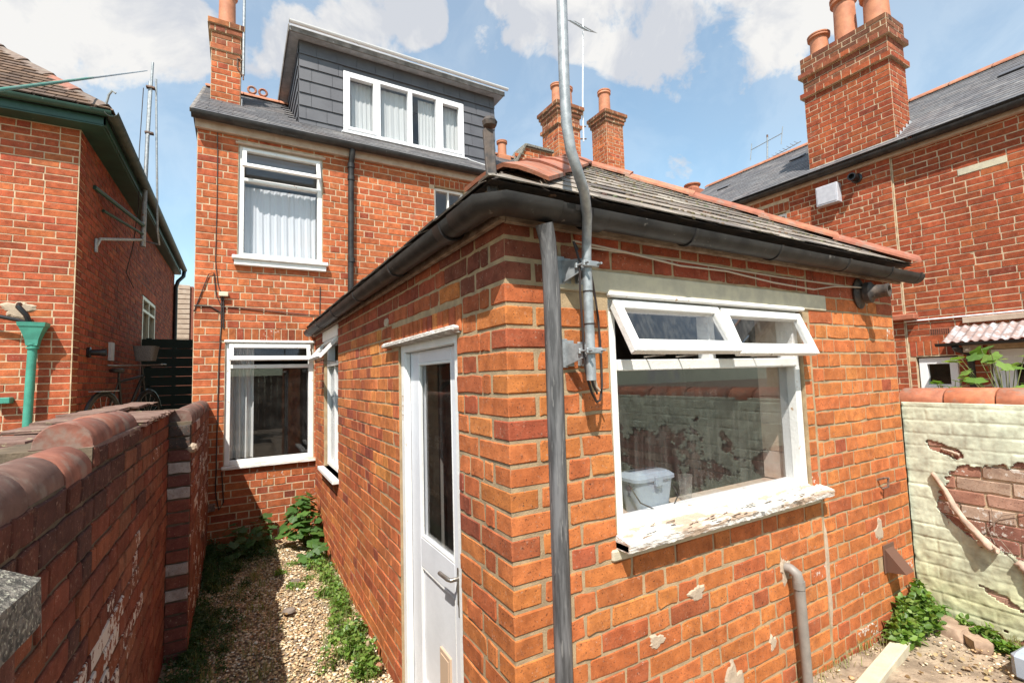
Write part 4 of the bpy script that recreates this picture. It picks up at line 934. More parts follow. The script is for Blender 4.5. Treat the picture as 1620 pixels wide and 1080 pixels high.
cladding(FD, dx0, dx1, 4.70, 5.88, [dw], 1); cladding(Frame((dx0,0,0),(0,-1,0)), -6.3, -DY, 4.70, 5.88, [], 2)
b = MB(); b.box(FD, dx0-.03, dx1, 4.60, 4.715, .0, .035, .005); b.obj('lead_apron', 'lead', DM)
DW = MB()
xs = [.385,.83,1.27,1.68,2.075]
DW.box(FD, .385, .43, 4.805, 5.625, -.05, .028); DW.box(FD, 2.03, 2.075, 4.805, 5.625, -.05, .028); DW.box(FD, .43, 2.03, 5.58, 5.625, -.05, .028); DW.box(FD, .43, 2.03, 4.805, 4.85, -.05, .028)
for x in xs[1:4]: DW.box(FD, x-.03, x+.03, 4.85, 5.58, -.05, .027)
DW.box(FD, .36, 2.10, 4.785, 4.805, -.05, .06, .004)
DWO = DW.obj('dormer_window', 'upvc', HS)
for i in range(4):
    a, c = xs[i]+(.045 if i == 0 else .03), xs[i+1]-(.045 if i == 3 else .03)
    if i in (0, 3):
        b = MB()
        for q in ((a,a+.035,4.85,5.58),(c-.035,c,4.85,5.58),(a+.035,c-.035,5.545,5.58),(a+.035,c-.035,4.85,4.885)): b.box(FD, *q, -.03, .040)
        b.obj('casement', 'upvc', DWO)
    b = MB(); b.box(FD, a, c, 4.85, 5.58, -.012, -.008, 0); b.obj('pane', 'glass', DWO)
for i, (a, c, s, lab) in enumerate(((.50,.80,1,'pale curtain hanging in the leftmost light of the dormer window'),(.84,1.26,2,'pale curtain filling the second light of the dormer window'),(1.42,1.66,3,'pale curtain in the third light of the dormer window with a gap at its left'),(1.70,2.02,4,'pale curtain in the rightmost light of the dormer window'))):
    b = MB(); curtain(b, FD, a, c, 4.82, 5.57, -.09, 5, .007, s, 60, 10); tag(b.obj('curtain', 'drape', None, True), lab, 'curtain', 'curtains in the dormer window')
b = MB(); b.box(W, -.26, 2.72, 4.67, 6.5, 5.88, 5.955, .006); b.obj('dormer_roof', 'lead', DM)
b = MB(); b.box(FD, -.25, 2.71, 5.86, 5.925, .132, .15, .002); b.box(Frame((-.262,0,0),(0,-1,0)), -6.4, -4.66, 5.85, 5.945, .0, .012, .002); b.obj('dormer_fascia', 'grimy_board', DM)
b = MB(); half_gutter(b, (-.27,4.62,5.965), (2.74,4.62,5.965), .030); half_disc(b, (2.74,4.62,5.965), (1,0,0), .030); half_disc(b, (-.27,4.62,5.965), (1,0,0), .030); b.obj('dormer_gutter', 'upvc', DM, True)
for x in (.55,1.35,2.15): b = MB(); bracket(b, (x,4.62,5.965), (1,0,0), .035, .02); b.obj('gutter_bracket', 'upvc', DM, True)
b = MB(); b.tube([(2.09,4.74,4.80),(2.14,4.70,4.76),(2.3,4.66,4.72),(2.45,4.58,4.66),(2.55,4.45,4.58),(2.5,4.3,4.47)], .006, 5); b.obj('loose_cable', 'upvc', HS)
# ---- chimneys
def chimney(parent, x0, x1, y0, y1, z0, top, bands, hide=None, seed=1, limit=120, core='mortar_pale', nm='chimney_stack', pal=None, faces='FLR', minpx=9, own=None):
    "bands: list of (za, zb, out)"
    sn = lambda q: z0+round((q-z0)/.075)*.075
    top = sn(top); bands = [(sn(a), sn(b), o) for a, b, o in bands]
    stk = MB(); stk.box(W, x0, x1, y0, y1, z0, top-.01, 0)
    for za, zb, o in bands: stk.box(W, x0-o+.0, x1+o, y0-o, y1+o, za+.002, min(zb, top)-.006, 0)
    so_ = stk.obj(nm, core, parent) if own is None else own
    bk = Bricks(parent, hide, limit, minpx, seed); pal = pal or pal_house; k = 0; z = z0
    def pdirt(rng, u, v):
        t = pal(rng, u, v)
        if v > top-.55 and bands:
            g = rng.uniform(.30,.70) if v > top-.25 else rng.uniform(.5,1.0); t = (t[0]*g+.03, t[1]*g+.035, t[2]*g+.025, 0)
        return t
    while z < top-.03:
        o = max([q[2] for q in bands if q[0]-.01 <= z+.037 <= q[1]+.01] or [0])
        for ch_, fr, a, c in (('F', Frame((0,y0-o,0),(1,0,0)), x0-o, x1+o), ('L', Frame((x0-o,0,0),(0,-1,0)), -(y1+o), -(y0-o)), ('R', Frame((x1+o,0,0),(0,1,0)), y0-o, y1+o)):
            if ch_ in faces: brick_wall(bk, so_, fr, a, c, z, min(z+.075, top), z, [], 'flemish', pdirt, detail=0, depth=.03, seed=seed*31+k*3+ord(ch_), par=k)
        z += .075; k += 1
    bk.finish(); return so_
def pot(parent, x, y, z, r, h, flare=1.15, nm='chimney_pot'):
    b = MB(); b.lathe((x,y,z-.06), [(r*1.05,0),(r*.98,.06),(r*.92,h*.75),(r*.9,h*.86),(r*flare,h*.88),(r*flare,h*.93),(r*1.0,h*.945),(r*flare*1.02,h*.96),(r*flare*1.02,h),(r*.8,h),(r*.78,h*.7)], 22); return b.obj(nm, 'pot', parent, True)
ch1 = chimney(HS, -1.075, -.765, 5.14, 5.6, 4.92, 6.05, [(5.88,5.96,.02),(5.96,6.05,.04),(5.66,5.735,.015)], None, 3, 60, faces='FR')
pot(ch1, -.92, 5.36, 6.05, .10, .62)
b = MB(); b.box(Frame((0,5.12,0),(1,0,0)), -1.10, -.74, 4.86, 5.0, .0, .012, .004); b.box(Frame((-.752,0,0),(0,1,0)), 5.1, 5.65, 4.9, 5.1, 0, .01, .003); b.obj('flashing', 'lead', ch1)
AE = thing('aerial_pole', 'slim pale pole strapped to the dark side of the left chimney', 'aerial pole')
b = MB(); b.tube([(-.735,5.12,5.42),(-.735,5.12,5.9),(-.735,5.12,6.9)], .016, 8); b.obj('pole', 'galv', AE, True)
b = MB(); b.tube([(-.80,5.13,5.5),(-.735,5.11,5.40),(-.735,5.11,5.35)], .008, 6); b.tube([(-.80,5.13,5.62),(-.735,5.11,5.60)], .008, 6); b.tube([(-.80,5.13,5.50),(-.80,5.13,5.62)], .008, 6); b.obj('wall_bracket', 'iron', AE)
# cables and boxes on the rear wall
b = MB(); b.box(FH, -.93, -.845, 2.525, 2.57, .01, .05, .006); JB = b.obj('junction_box', 'cream', HS)
b = MB(); b.tube([FH.P(-.965,4.26,.012), FH.P(-.96,3.6,.012), FH.P(-.965,2.9,.012), FH.P(-.94,2.65,.013), FH.P(-.90,2.53,.013)], .004, 5)
b.tube([FH.P(-1.14,2.36,.012), FH.P(-1.02,2.75,.013), FH.P(-.975,2.77,.013), FH.P(-.955,2.55,.013), FH.P(-.905,2.42,.013), FH.P(-.80,2.42,.013), FH.P(-.5,2.40,.013), FH.P(-.1,2.37,.012), FH.P(.04,2.37,.012), FH.P(.045,2.7,.012)], .005, 5)
b.tube([FH.P(-1.14,2.42,.012), FH.P(-1.0,2.42,.012), FH.P(-.91,2.36,.013)], .006, 5); b.tube([FH.P(-.905,2.53,.013), FH.P(-.905,2.2,.013), FH.P(-.92,1.9,.013), FH.P(-.93,.55,.013), FH.P(-.90,.38,.013), FH.P(-.86,.45,.013), FH.P(-.88,.75,.013)], .006, 5)
b.tube([FH.P(-.89,2.53,.013), FH.P(-.885,2.2,.013)], .007, 5); b.obj('cable', 'cable', HS)
b = MB(); b.box(FH, -1.0, -.93, .38, .45, .01, .05, .004); b.obj('wall_vent', 'iron', HS)
# ---- party wall upstand and small pots beyond the dormer
b = MB()
CH3 = thing('roof_parapet', 'brick upstand with a stone coping rising from the ridge right of the dormer', 'parapet')
# far chimneys of the same row
CA = thing('brick_chimney', 'broad two pot brick chimney half hidden behind the galvanised mast', 'chimney', 'brick chimneys along the row of roofs')
CB = thing('brick_chimney', 'slimmer square brick chimney with one tall terracotta pot right of the mast', 'chimney', 'brick chimneys along the row of roofs')
chimney(CA, 4.62, 5.16, 5.9, 6.45, 5.55, 7.0, [(6.85,6.93,.05),(6.93,7.0,.075),(6.78,6.85,.025),(6.55,6.625,.035)], ext_hides, 7, 140, faces='FL', minpx=9)
CA['label'] = 'broad two pot brick chimney half hidden behind the galvanised mast'
for x, y in ((4.72,6.05),(4.98,6.05)): pot(CA, x, y, 7.0, .105, .48)
chimney(CB, 5.86, 6.33, 5.9, 6.36, 5.55, 7.12, [(6.97,7.04,.05),(7.04,7.12,.075),(6.90,6.97,.025)], ext_hides, 8, 140, faces='FL', minpx=9)
pot(CB, 6.02, 6.1, 7.12, .13, .62, 1.08)
AT = thing('tv_aerial', 'tall thin television aerial bracketed to the broad chimney behind the mast', 'aerial')
b = MB(); b.tube([(5.24,5.9,6.3),(5.26,5.9,7.2),(5.36,5.9,8.95)], .014, 6); b.obj('pole', 'upvc', AT)
b = MB(); b.tube([(5.16,5.95,6.62),(5.30,5.88,6.62)], .014, 6); b.tube([(5.16,5.95,6.36),(5.30,5.88,6.36)], .014, 6); b.tube([(5.165,5.95,6.62),(5.165,5.95,6.36)], .014, 6); b.obj('wall_bracket', 'iron', AT)
b = MB(); b.tube([(5.2,5.5,8.35),(5.45,6.4,9.3)], .01, 5)
for i in range(16):
    t = i/15; c = np.array([5.2,5.5,8.35])*(1-t)+np.array([5.45,6.4,9.3])*t; l = .17*(1-.3*t); b.tube([c-np.array([l,0,0.03]), c+np.array([l,0,.03])], .005, 4)
b.obj('aerial_array', 'galv', AT)
def parapet():
    b = MB(); fr = Frame((0,5.9,0),(1,0,0)); b.prism(fr, [(3.62,5.50),(4.45,5.50),(4.45,5.88),(3.84,5.88)], -.35, 0); w_ = b.obj('parapet_wall', 'mortar_pale', CH3)
    bk = Bricks(CH3, ext_hides, 80, 8, 5); brick_wall(bk, w_, fr, 3.62, 4.45, 5.5, 5.87, 5.5, [], 'flemish', pal_house, detail=0, depth=.02, topfn=lambda u: 5.5+(u-3.60)*1.7, seed=3); bk.finish()
    b = MB(); b.box(fr, 3.84, 4.47, 5.88, 5.93, -.38, .05, .006); b.box(Frame((3.62,5.9,5.5),(.5,0,.87),(-.87,0,.5)), -.02, .47, .0, .04, -.38, .05, .006); b.obj('coping_stone', 'stone_cap', CH3)
parapet()
PTT = thing('ridge_pot', 'small orange pot standing on the ridge just right of the grey dormer', 'chimney pot')
pot(PTT, 3.40, 6.0, 5.62, .085, .36); b = MB(); b.box(W, 3.27, 3.52, 5.88, 6.12, 5.45, 5.63, .01); b.obj('pot_base', 'pot', PTT)
PT2 = thing('distant_pot', 'small orange pot peeping over the hip tiles of the extension roof', 'chimney pot')
pot(PT2, 8.45, 5.9, 5.82, .16, .22); b = MB(); b.box(W, 8.2, 8.7, 5.7, 6.2, 5.2, 5.84, .01); b.obj('pot_base', 'clay_plain', PT2)

# ================================================================== RIGHT HAND TERRACE
TR = thing('terrace_house', 'long brick house wing on the right with a big chimney, grey slates and black gutter', 'house')
XT = 6.4; FT = Frame((XT,0,0), (0,-1,0))
def pal_ter(rng, u, v):
    k = rng.random(); base = (0.420,0.095,0.040) if k < .6 else (0.460,0.121,0.047) if k < .76 else (0.370,0.082,0.037) if k < .97 else (0.270,0.060,0.033)
    f = rng.uniform(.82,.98); return (base[0]*f, base[1]*f*rng.uniform(.93,1.07), base[2]*f, 0)
sw1 = (-1.215,-.825,1.30,1.715); sd1 = (-.56,.35,.3,1.77); uw1 = (-3.0,-2.62,3.2,3.98)
arch = (-1.27,-.78,1.715,1.895); arc2 = (-3.05,-2.57,3.98,4.12); air = (-1.06,-.86,1.97,2.045); stn = (-.67,-.265,3.77,3.845)
b = MB(); slab(FT, -8.0, 3.0, -.3, 4.28, [sw1, sd1, uw1], -.22, 0, b); tw = b.obj('garden_wall_face', 'mortar_pale', TR); tw.name = 'side_wall'
bkT = Bricks(TR, lambda x, y: ext_hides(x, y) or right_hides(x, y), 300, 9, 41)
brick_wall(bkT, tw, FT, -1.28, 1.6, .3, 4.26, .02, [sw1, sd1, uw1, arch, air, stn], 'stretcher', pal_ter, detail=0, depth=.08, seed=51, loose=.16)
FT2 = Frame((XT-.03,0,0), (0,-1,0)); 
b = MB(); slab(FT2, -5.1, -1.29, -.3, 4.27, [uw1], -.02, 0, b); tw2 = b.obj('projecting_wall', 'mortar_pale', TR)
brick_wall(bkT, tw2, FT2, -5.1, -1.29, .3, 4.26, .045, [uw1, arc2], 'flemish', pal_ter, detail=0, depth=.02, seed=61, loose=.3)
soldiers(bkT, tw, FT, -1.27, -.78, 1.715, 1.90, pal_ter, random.Random(2), .075, detail=0, curve=.015)
soldiers(bkT, tw2, FT2, -3.05, -2.57, 3.98, 4.12, pal_ter, random.Random(3), .075, detail=0, curve=.01)
bkT.finish()
b = MB(); b.box(FT, stn[0], stn[1], stn[2], stn[3], 0, .008, .002); b.obj('stone_patch', 'concrete', tw)
b = MB(); b.box(FT, air[0], air[1], air[2], air[3], 0, .006, .002)
for i in range(9):
    for j in range(4): b.box(FT, air[0]+.012+i*.0198, air[0]+.024+i*.0198, air[2]+.008+j*.016, air[2]+.017+j*.016, .0065, .0075, 0)
AB = b.obj('air_brick', 'clay_plain', TR)
b = MB()
for i in range(9):
    for j in range(4): b.box(FT, air[0]+.012+i*.0198, air[0]+.024+i*.0198, air[2]+.008+j*.016, air[2]+.017+j*.016, .0078, .0085, 0)
b.obj('air_hole', 'bike', AB, kind='stuff')
b = MB(); b.box(Frame((7.2,0,0),(0,-1,0)), -5, 2.5, .3, 4.2, 0, .05, 0); b.obj('interior_room', 'room_dark', TR)
window(TR, FT, -1.20, -.84, 1.31, 1.70, -.10, -.03, fw=.075, m='upvc', nm='toilet_window')
window(TR, FT2, -2.99, -2.63, 3.2, 3.97, -.10, -.04, bars=((3.58,.04),), fw=.04, m='upvc', nm='upper_window')
b = MB(); b.box(FT, -.55, -.48, .3, 1.765, -.12, -.02); b.box(FT, .28, .35, .3, 1.765, -.12, -.02); b.box(FT, -.48, .28, 1.69, 1.765, -.12, -.02); b.box(FT, -.48,-.38,.3,1.69,-.10,-.04); b.box(FT, .18,.28,.3,1.69,-.10,-.04); b.box(FT,-.38,.18,1.6,1.69,-.10,-.04); b.box(FT,-.38,.18,.3,.9,-.09,-.05)
dd = b.obj('back_door', 'upvc', TR); b = MB(); b.box(FT, -.38, .18, .9, 1.6, -.07, -.066, 0); b.obj('pane', 'glass', dd)
b = MB(); b.box(FT, -.75, 1.6, 2.075, 2.14, .0, .035, .006); b.obj('render_strip', 'cream_board', TR)
b = MB()       # corrugated canopy
def corr(s, t):
    y = -.82+ (2.3)*s; ph = math.sin(s*2.3/.076*2*math.pi)*.011
    return (XT-.04-.40*t, -y, 2.045-.19*t+ph)
b.grid(corr, 300, 2); b.obj('corrugated_canopy', mat('corrugated_sheet', (.36,.27,.25), .5, (.26,.19,.17), 7, third=((.42,.41,.42), 12, .5)), TR, True)
b = MB(); half_gutter(b, (XT-.47,.86,1.845), (XT-.47,-1.5,1.85), .035); half_disc(b, (XT-.47,.86,1.845), (0,-1,0), .035); b.tube([(XT-.47,.70,1.81),(XT-.44,.70,1.78),(XT-.10,.70,1.74),(XT-.06,.70,1.70),(XT-.06,.70,.4)], .032, 10); b.lathe((XT-.06,.70,1.64), [(.04,0),(.04,.05)], 10); b.obj('canopy_gutter', 'black_plastic', TR, True)
b = MB(); b.box(W, XT-.40, XT-.02, .60, .66, 1.74, 1.83, .005); b.obj('canopy_bracket', 'cream_board', TR)
b = MB(); b.tube([(XT-.02,1.45,2.155),(XT-.02,.6,2.155),(XT-.02,-1.6,2.16)], .010, 6); b.tube([(XT-.012,.74,1.9),(XT-.012,.73,1.3)], .007, 5); b.obj('cable', 'upvc', TR); b = MB(); b.box(FT, -1.288, -1.276, .3, 4.24, .0, .018, .003); b.obj('mortar_joint', 'mortar_pale', TR)
b = MB(); b.box(FT, -1.44, -1.15, 2.17, 2.24, .0, .13, .01); b.obj('brick_ledge', 'clay_plain', TR)
b = MB(); b.tube([(XT,1.3,2.99),(XT-.10,1.3,3.0),(XT-.14,1.26,2.98),(XT-.12,1.22,2.95)], .022, 8); b.obj('overflow_pipe', 'pot', TR, True)
b = MB(); b.box(FT2, -2.14, -1.86, 3.86, 4.135, .0, .11, .008); b.box(FT2, -2.12, -1.88, 3.885, 4.115, .11, .116, .003); b.obj('meter_cover', 'grey_box', TR)
b = MB(); b.lathe(FT2.P(-1.66,4.115,0), [(.06,0),(.065,.02),(.045,.03),(.045,.12),(.05,.12),(.05,.16),(.035,.16),(.035,.1)], 16, (-1,0,0)); b.obj('flue', 'bike', TR, True)
b = MB(); b.box(FT, -5.2, 3.0, 4.24, 4.34, .0, .07, .004); b.obj('fascia', 'cream_board', TR)
b = MB(); half_gutter(b, (XT-.13,5.15,4.335), (XT-.13,-3.0,4.325), .06); b.obj('gutter', 'black_plastic', TR, True)
TE, TS = 4.36, .68
b = MB(); b.add([(6.22,-3,TE),(6.22,5.15,TE),(8.0,5.15,TE+1.78*TS),(8.0,-3,TE+1.78*TS),(9.8,5.15,TE),(9.8,-3,TE),(6.4,5.1,-.3),(9.6,5.1,-.3)], [(0,3,2,1),(3,5,4,2),(1,2,4,7,6)]); troof = b.obj('roof', 'clad', TR)
ftr = Frame((6.22,0,TE), (0,-1,0), (1,0,TS)); SLT = math.hypot(1.78,1.78*TS)
slates(troof, ftr, [(-5.15,0),(3,0),(3,SLT),(-5.15,SLT)], .10, .26, .005, gt, 'slate', 15, .0015, single=True)
for i in range(18):
    b = MB(); a = np.array([8.0, 5.15-i*.45, TE+1.78*TS+.03]); angle_tile(b, a, a-np.array([0,.46,0]), .22, .03, .08, tint=ter_tint(rngt)); b.obj('ridge_tile', 'clay', troof, True)
b = MB(); b.box(Frame((7.93,0,TE+1.71*TS),(0,-1,0),(1,0,TS)), -5.15, 3, -.03, .0, .012, .02, 0); b.obj('ridge_mortar', 'lead', troof)
for y in (4.3, 2.9, .35): 
    b = MB(); b.box(ftr, -y-.12, -y+.12, 1.30, 1.40, .004, .035, .004); vt = b.obj('roof_vent', 'clad', troof); b = MB(); b.box(ftr, -y-.10, -y+.10, 1.292, 1.30, .012, .03, 0); b.obj('vent_slot', 'bike', troof)
ch2 = chimney(TR, 6.36, 6.82, 1.20, 2.24, 4.32, 6.10, [(5.85,5.93,.045),(5.93,6.10,.015),(5.50,5.60,.04)], None, 9, 300, faces='FL', pal=pal_ter)
for y, r, h in ((2.08,.125,.42),(1.73,.14,.75),(1.36,.15,.55)): pot(ch2, 6.56, y, 6.10, r, h)
b = MB(); b.box(Frame((6.335,0,0),(0,-1,0)), -2.26, -1.18, 4.34, 4.45, .0, .012, .004)
for i in range(5): b.box(Frame((0,1.188,0),(1,0,0)), 6.34+i*.1, 6.44+i*.1, 4.36+i*.07, 4.50+i*.07, .0, .010, .003)
b.obj('flashing', 'lead', ch2)
TA = thing('tv_aerial', 'small rooftop television aerial with crossed rods left of the big chimney', 'aerial')
b = MB(); b.tube([(8.0,3.82,5.5),(8.0,3.78,6.05)], .014, 6); b.tube([(8.0,3.80,5.62),(8.05,3.2,5.72)], .008, 5); b.tube([(8.0,4.12,5.95),(8.0,3.5,6.0)], .008, 5)
for y, z in ((4.12,5.95),(3.5,6.0)): b.tube([(8.0,y+.03,z-.2),(8.0,y-.02,z+.12)], .008, 5)
for i in range(8): y = 3.75-i*.07; b.tube([(7.93,y,5.63+i*.012),(8.07,y,5.63+i*.012)], .005, 4)
b.obj('aerial_array', 'galv', TA)
b = MB(); b.tube([(8.0,3.78,6.05),(8.0,3.78,6.1)], .016, 6); b.obj('pole_cap', 'iron', TA)

# ================================================================== LEFT NEIGHBOUR
NB = thing('neighbour_house', 'two storey red brick house on the left with green gutters and brown tiled hipped roof', 'house')
FN = Frame((0,5.2,0), (1,0,0)); FS = Frame((-2.24,5.2,0), (.013,1,0)); L2 = 7.75
def pal_nb(rng, u, v):
    k = rng.random(); base = (0.430,0.104,0.045) if k < .5 else (0.480,0.134,0.052) if k < .66 else (0.370,0.082,0.039) if k < .92 else (0.280,0.060,0.034)
    f = rng.uniform(.92,1.08); return (base[0]*f, base[1]*f*rng.uniform(.95,1.05), base[2]*f, 0)
def pal_nb_shaded(rng, u, v): t = pal_nb(rng, u, v); g = rng.uniform(.6,.8); return (t[0]*g, t[1]*g*.9, t[2]*g*.9, 0)  # side wall bricks dimmed so their colour carries its shade
nw = (3.70,5.02,2.32,3.22)
b = MB(); slab(FN, -8, -2.24, -.3, 4.42, [], -.22, 0, b); nbw = b.obj('back_wall', 'mortar_pale', NB)
b = MB(); slab(FS, .22, L2, -.3, 4.42, [nw], -.22, 0, b); nsw = b.obj('side_wall', 'mortar_dirty_shaded', NB)  # mortar darker than on the back wall, toned for the shaded side
bkN = Bricks(NB, left_hides, 300, 9, 71)
brick_wall(bkN, nbw, FN, -4.2, -2.245, .9, 4.42, .035, [], 'stretcher', pal_nb, detail=0, depth=.02, seed=81, loose=.06)
brick_wall(bkN, nsw, FS, .005, L2, .9, 4.40, .035, [nw, (3.6,5.1,3.22,3.4)], 'flemish', pal_nb_shaded, detail=0, depth=.02, seed=91)
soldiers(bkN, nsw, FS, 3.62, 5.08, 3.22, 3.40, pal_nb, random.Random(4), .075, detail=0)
bkN.finish()
b = MB(); b.box(Frame((-2.9,0,0),(0,1,0)), 5.5, 12.9, 0, 4.3, -.05, 0, 0); b.obj('interior_room', 'room_dark', NB)
window(NB, FS, 3.71, 5.01, 2.33, 3.21, -.09, .005, bars=((2.94,.05),), mull=((4.34,.05,2.36,3.18),), fw=.06, m='cream', nm='side_window')
# eaves
b = MB(); b.box(W, -8, -2.02, 5.0, 5.2, 4.39, 4.41, .002); b.box(W, -2.24, -2.02, 5.2, 12.95, 4.391, 4.411, .002); b.box(Frame((0,5.0,0),(1,0,0)), -8, -2.0, 4.40, 4.49, -.02, 0, .002); b.box(Frame((-2.02,0,0),(0,1,0)), 5.0, 12.95, 4.402, 4.492, 0, .02, .002); b.obj('eaves_board', 'green', NB)
b = MB(); half_gutter(b, (-8,4.945,4.53), (-1.94,4.945,4.53), .048); b.obj('gutter', 'green', NB, True)
b = MB(); half_gutter(b, (-1.94,4.90,4.53), (-1.94,12.98,4.53), .06); b.obj('gutter', mat('grimy_gutter', (.03,.045,.035), .6, (.07,.075,.06), 8), NB, True)
NE, NS = 4.55, .86
apx = (-4.95, 7.9, NE+2.95*NS)
b = MB(); b.add([(-8,4.95,NE),(-1.95,4.95,NE),(-1.95,13,NE),(-8,13,NE),apx,(-4.95,13,apx[2])], [(0,1,4),(1,2,5,4),(0,3,2,1),(0,4,5,3)]); nroof = b.obj('roof', 'iron_dark', NB)
def nt_(rng, u, s): k = rng.uniform(.75,1.15); c = rng.choice([(.16,.105,.075),(.20,.13,.09),(.13,.09,.07)]); return (c[0]*k,c[1]*k,c[2]*k,0)
fn1 = Frame((0,4.95,NE), (1,0,0), (0,1,NS)); SLN = 2.95*math.hypot(1,NS)
slates(nroof, fn1, [(-8,0),(-1.95,0),(-4.95,SLN)], .11, .17, .014, nt_, 'tinted', 25, .004, single=True, name='roof_tile', rest='roof_tiles', gap=.008)
fn2 = Frame((-1.95,0,NE), (0,1,0), (-1,0,NS)); slates(nroof, fn2, [(4.95,0),(13,0),(13,SLN),(7.95,SLN)], .11, .17, .014, nt_, 'tinted', 26, .004, rest='roof_tiles', gap=.008)
def brn(rng): k = rng.uniform(.7,1.1); return (.17*k,.12*k,.095*k,0)
for i in range(9):
    p0 = np.array([-2.0,5.0,NE+.02]); d = np.array([-1,1,NS])*.30; b = MB(); t = brn(rngt) if i != 1 else (.30,.12,.08,0); angle_tile(b, p0+d*i, p0+d*(i+1.08), .27, .05, .12, tint=t, lift=.02, nseg=8); b.obj('hip_tile', 'clay', nroof, True)
b = MB(); b.tube([(-2.0,4.98,4.62),(-1.97,4.94,4.72),(-1.94,4.92,4.76),(-1.91,4.92,4.74)], .012, 6); b.obj('hip_hook', 'galv', nroof, True)
# green hopper and pipe, black waste pipes
b = MB(); hx, hy = -2.515, 5.10
for (w0,d0,w1,d1,z0,z1) in ((.20,.15,.21,.16,2.25,2.29),(.15,.12,.19,.14,2.20,2.25),(.10,.09,.15,.12,2.12,2.20),(.085,.085,.10,.09,2.06,2.12)): 
    f = Frame((hx,hy,0),(1,0,0),(0,1,0)); v = [f.P(sx*w/2, sy*d/2, z) for (w,d,z) in ((w0,d0,z0),(w1,d1,z1)) for sx,sy in ((-1,-1),(1,-1),(1,1),(-1,1))]
    b.add(v, [(0,3,2,1),(4,5,6,7),(0,1,5,4),(1,2,6,5),(2,3,7,6),(3,0,4,7)])
b.obj('rainwater_hopper', 'green_lt', NB)
b = MB(); b.tube([(hx,hy,2.08),(hx-.01,hy,1.6),(hx-.02,hy,.9)], .037, 12); b.lathe((hx,hy,2.03), [(.05,0),(.05,.015),(.04,.02),(.04,.035),(.05,.04),(.05,.055)], 12); b.obj('downpipe', 'green_lt', NB, True)
b = MB(); b.tube([(-2.54,5.10,2.27),(-2.56,5.06,2.36),(-2.62,5.06,2.44),(-2.63,5.12,2.47)], .024, 9); b.tube([(-2.53,5.10,2.27),(-2.62,5.08,2.31),(-3.0,5.10,2.40)], .02, 9); b.obj('waste_pipe', 'bike', NB, True)
b = MB(); blob(b, FN, -2.66, 2.43, .14, .10, .002, .014, 31); b.obj('cement_patch', 'patch', NB)
b = MB(); b.box(FN, -2.78, -2.66, 1.50, 1.56, .0, .10, .006); b.obj('garden_tap_box', 'green_lt', NB)
b = MB(); b.lathe(FS.P(.52,2.03,0), [(.06,0),(.062,.03),(.035,.035),(.035,.13),(.042,.13),(.042,.17),(.03,.17)], 14, (1,0,0)); b.obj('flue', 'bike', NB, True)
b = MB(); b.box(FS, 1.45, 1.60, 1.98, 2.22, .0, .04, .004); b.obj('vent_plate', 'grey_box', NB)
b = MB(); b.tube([(-1.94,12.95,4.5),(-1.95,12.9,4.35),(-2.05,12.8,4.2),(-2.09,12.8,4.05),(-2.09,12.8,.5)], .045, 8); b.obj('rainwater_pipe', 'bike', NB, True)
# mast on the neighbour's side wall, with a long boom
MN = thing('clothes_line_mast', 'tall grey mast on the neighbour wall carrying a long green tapering boom', 'mast')
b = MB(); b.tube([(-1.95,7.05,3.62),(-1.95,7.12,4.5),(-1.93,7.16,6.15)], .026, 9, rs=[.036,.028,.022]); b.tube([(-1.93,7.13,5.3),(-1.905,7.15,6.45)], .016, 8); b.obj('pole', 'galv', MN, True)
b = MB(); b.tube([(-2.0,7.1,6.0),(-2.02,7.05,5.0),(-2.0,7.0,4.2),(-2.05,7.0,3.6),(-2.1,6.9,3.2),(-2.02,6.95,3.0)], .006, 5); b.obj('cable', 'cable', MN, True)
for z in (6.05, 5.35): b = MB(); b.box(W, -1.975, -1.87, 7.11, 7.18, z-.014, z+.014, .004); b.obj('clamp', 'iron', MN)
b = MB(); b.tube([(-2.22,5.7,3.95),(-1.95,7.05,3.93)], .025, 7); b.tube([(-2.21,6.1,3.80),(-1.95,7.05,3.80)], .018, 7); b.obj('wall_bracket', 'green', MN)
b = MB(); b.tube([(-2.21,5.85,3.30),(-2.18,5.85,3.38),(-1.95,7.05,3.72)], .018, 7); b.tube([(-2.215,5.85,3.38),(-2.215,5.85,3.22)], .02, 7); b.tube([(-1.86,7.14,6.2),(-1.8,7.2,3.9),(-1.78,7.25,3.72),(-1.95,7.4,3.78)], .014, 6); b.obj('stay', 'galv', MN)
pa, pb = np.array([-1.95,7.0,6.22]), np.array([-2.32,3.5,3.87])
b = MB(); b.tube([pa, pa+(pb-pa)*.55], .008, 8, rs=[.007,.011]); b.obj('boom_tip', 'galv', MN, True); b = MB(); b.tube([pa+(pb-pa)*.53, pb, pb+(pb-pa)*.2], .013, 9, rs=[.011,.015,.016]); b.obj('boom', 'green_dull', MN, True)
# timber screen, far gable
SC = thing('board_fence', 'dark board fence closing the passage between the two houses', 'fence')
for i in range(12):
    b = MB(); b.box(Frame((0,8.8,0),(1,0,0)), -2.17, -1.15, .5+i*.162, .5+(i+1)*.162-.006, 0, .02, .003); b.obj('board', 'fence', SC)
b = MB(); b.box(W, -2.12, -2.04, 8.83, 8.9, .5, 2.46, .003); b.box(W, -1.3, -1.22, 8.83, 8.9, .5, 2.46, .003); b.obj('fence_post', 'fence', SC, kind=None) if False else b.obj('fence_post', 'fence', SC)
FG = thing('far_outhouse', 'narrow tiled gable glimpsed beyond the passage', 'outhouse')
b = MB(); b.prism(Frame((0,16,0),(1,0,0)), [(-3.3,.3),(-1.62,.3),(-1.95,4.65),(-2.3,4.65)], -3, 0); gw = b.obj('gable_wall', mat('far_brick', (.30,.10,.06), .9, (.24,.08,.05), 20), FG)
